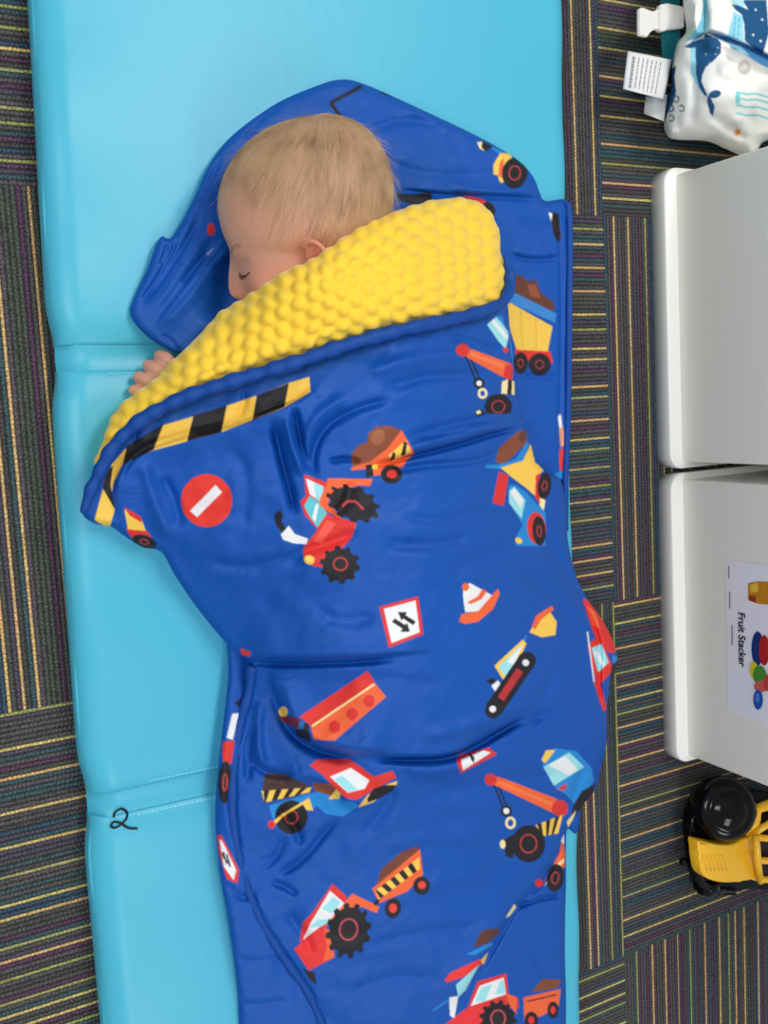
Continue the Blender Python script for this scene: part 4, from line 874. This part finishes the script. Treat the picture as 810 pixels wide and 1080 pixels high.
# ------------------------------------------------------------------ toy truck
def build_truck():
    t = empty('toy_truck', tuple(at(790, 885, .0)), 'yellow and black plastic toy truck on the carpet below the white cabinets', 'toy truck')
    MB_ = mat('gloss_black_plastic', (3, 3, 5), .12, .25); MY = mat('gloss_yellow_plastic', (246, 188, 38), .28, .5); MD = mat('matt_black_plastic', (5, 5, 8), .4, .2); MG = mat('dark_maroon_interior', (40, 16, 18), .5, .3)
    Z = lambda x, y: (690+x/6, 790+y/6)
    def pris(name, pts, z0, z1, m, bev=.004, par=t, seg=4, sm=True):
        w = [at(*Z(x, y), z1)[:2] for x, y in catmull(pts, True, 26)] if sm else [at(*Z(x, y), z1)[:2] for x, y in pts]
        bm = bmesh.new(); prism_bm(bm, [tuple(p) for p in w], z0, z1, bev, seg); o = obj_bm(name, bm, m, par)
        o.data.polygons.foreach_set('use_smooth', [True]*len(o.data.polygons)); es = o.modifiers.new('e', 'EDGE_SPLIT'); es.split_angle = math.radians(50); return o
    pris('chassis', [(228, 470), (250, 380), (330, 300), (700, 280), (1250, 420), (1280, 800), (900, 880), (620, 890), (500, 912), (380, 905), (300, 860), (262, 780), (240, 620)], .016, .030, MD)
    pris('hood', [(278, 590), (300, 585), (400, 604), (500, 602), (590, 560), (645, 585), (655, 700), (662, 800), (600, 830), (480, 848), (380, 838), (312, 800), (290, 720), (282, 640)], .046, .064, MY, .003)
    bm = bmesh.new()
    for k in range(6):     # vent ribs moulded on the hood
        x = 300+k*24; box_bm(bm, (0, 0, 0), (1, 1, 1)); bm.verts.ensure_lookup_table(); a = atV(*Z(x, 670), .064); b = atV(*Z(x+36, 770), .064); dv = (b-a)
        s = dv.cross(Vector((0, 0, 1))).normalized()*.0012
        for v in bm.verts[-8:]: p = v.co.copy(); v.co = a+dv*p.x+s*(p.y*2-1)+Vector((0, 0, -.001+.002*p.z))
    obj_bm('hood_rib', bm, MY, t)
    # cab frame with openings
    pris('cab_interior', [(680, 470), (1200, 430), (1200, 800), (670, 790)], .028, .070, MG, .002, sm=False)
    def bar(name, P, r, m=MY): return obj_bm(name, tube_mesh([atV(*Z(x, y), z) for x, y, z in P], r, 10), m, t)
    for P in ([(650, 560, .078), (900, 580, .084), (1150, 580, .084)], [(655, 705, .078), (900, 712, .084), (1150, 710, .084)], [(665, 825, .070), (900, 830, .078), (1150, 820, .08)], [(600, 560, .066), (680, 500, .08), (800, 430, .088), (1150, 420, .09)]): bar('cab_bar', P, .0048)
    bar('cab_bar', [(640, 545, .078), (650, 620, .08), (655, 705, .08), (672, 840, .068)], .0050); bar('cab_bar', [(560, 520, .062), (640, 465, .07), (650, 380, .07), (720, 355, .074), (900, 350, .08)], .0075)
    bar('cab_bar', [(1150, 420, .09), (1160, 580, .086), (1150, 820, .08)], .006)
    pris('side_fender', [(605, 820), (690, 850), (720, 835), (660, 790)], .03, .064, MY, .003)
    # wheels: fat tyres with hub
    def wheel(cx, cy, z, r, w, axis, name='wheel'):
        c = atV(*Z(cx, cy), z); ax = Vector(axis).normalized(); u = ax.orthogonal().normalized(); v = ax.cross(u); bm = bmesh.new()
        prof = [(-w, .3*r), (-w, .55*r), (-w*.9, .8*r), (-w*.6, .95*r), (-w*.2, r), (w*.2, r), (w*.6, .95*r), (w*.9, .8*r), (w, .55*r), (w*.85, .4*r), (w*.95, .25*r), (w, .0)]
        n = 48; rg = []
        for (h, q) in prof:
            rg.append([bm.verts.new(c+ax*h+(u*math.cos(2*math.pi*k/n)+v*math.sin(2*math.pi*k/n))*q*(1-(.03 if (k % 4 < 2 and q > .9*r) else 0))) for k in range(n)])
        for A, B_ in zip(rg[:-1], rg[1:]):
            for k in range(n): bm.faces.new((A[k], A[(k+1) % n], B_[(k+1) % n], B_[k]))
        bmesh.ops.remove_doubles(bm, verts=bm.verts[:], dist=1e-5); return obj_bm(name, bm, MB_, t)
    c = atV(*Z(440, 375), .055); ax = Vector((-.42, .22, .88)).normalized(); u = ax.orthogonal().normalized(); v = ax.cross(u); bm = bmesh.new(); rg = []
    for h, q in [(-.034, .020), (-.026, .029), (-.012, .0345), (.0, .0355), (.010, .0335), (.016, .029), (.0185, .0235), (.0178, .0215), (.0195, .020), (.0225, .014), (.0240, .007), (.0245, .0005)]:
        h *= 1.1; q *= 1.25; rg.append([bm.verts.new(c+ax*h+(u*math.cos(2*math.pi*k/64)+v*math.sin(2*math.pi*k/64))*q) for k in range(64)])
    for A, B_ in zip(rg[:-1], rg[1:]):
        for k in range(64): bm.faces.new((A[k], A[(k+1) % 64], B_[(k+1) % 64], B_[k]))
    bm.faces.new(rg[0]); bm.faces.new(rg[-1]); obj_bm('drum', bm, MB_, t)
    wheel(330, 330, .024, .023, .011, (0, 1, 0))
    wheel(330, 860, .020, .019, .010, (0, 1, 0)); wheel(960, 880, .024, .023, .011, (0, 1, 0)); wheel(1000, 300, .030, .030, .013, (0, 1, 0))
    obj_bm('front_knob', tube_mesh([atV(*Z(215, 705), .02), atV(*Z(170, 715), .018)], [.004, .005], 12), MD, t)
    obj_bm('front_bumper', tube_mesh([atV(*Z(x, y), .03) for x, y in [(330, 320), (255, 400), (232, 480), (236, 600), (258, 760), (300, 850), (380, 895), (500, 900)]], .006, 12), MB_, t)
build_truck()

# ------------------------------------------------------------------ light
w = bpy.data.worlds.new('world'); SC.world = w; w.use_nodes = True; w.node_tree.nodes['Background'].inputs[0].default_value = (.86, .93, 1, 1); w.node_tree.nodes['Background'].inputs[1].default_value = .5
def area(name, loc, target, size, power, col=(1, 1, 1), sy=None):
    l = bpy.data.lights.new(name, 'AREA'); l.energy = power; l.size = size; l.color = col
    if sy: l.shape = 'RECTANGLE'; l.size_y = sy
    o = bpy.data.objects.new(name, l); COL.objects.link(o); o.location = loc; d = Vector(target)-Vector(loc); o.rotation_euler = d.to_track_quat('-Z', 'Y').to_euler()
area('ceiling_light', (1.0, 1.0, 2.4), (.4, 0, 0), .5, 32, (1, .97, .92), 1.2)
area('ceiling_light', (.3, -1.9, 2.5), (.5, -.3, 0), .6, 18, (1, .97, .93), 1.2)
area('ceiling_light', (-1.2, .2, 2.2), (.8, -.1, 0), .6, 22, (1, .97, .93), 1.2)
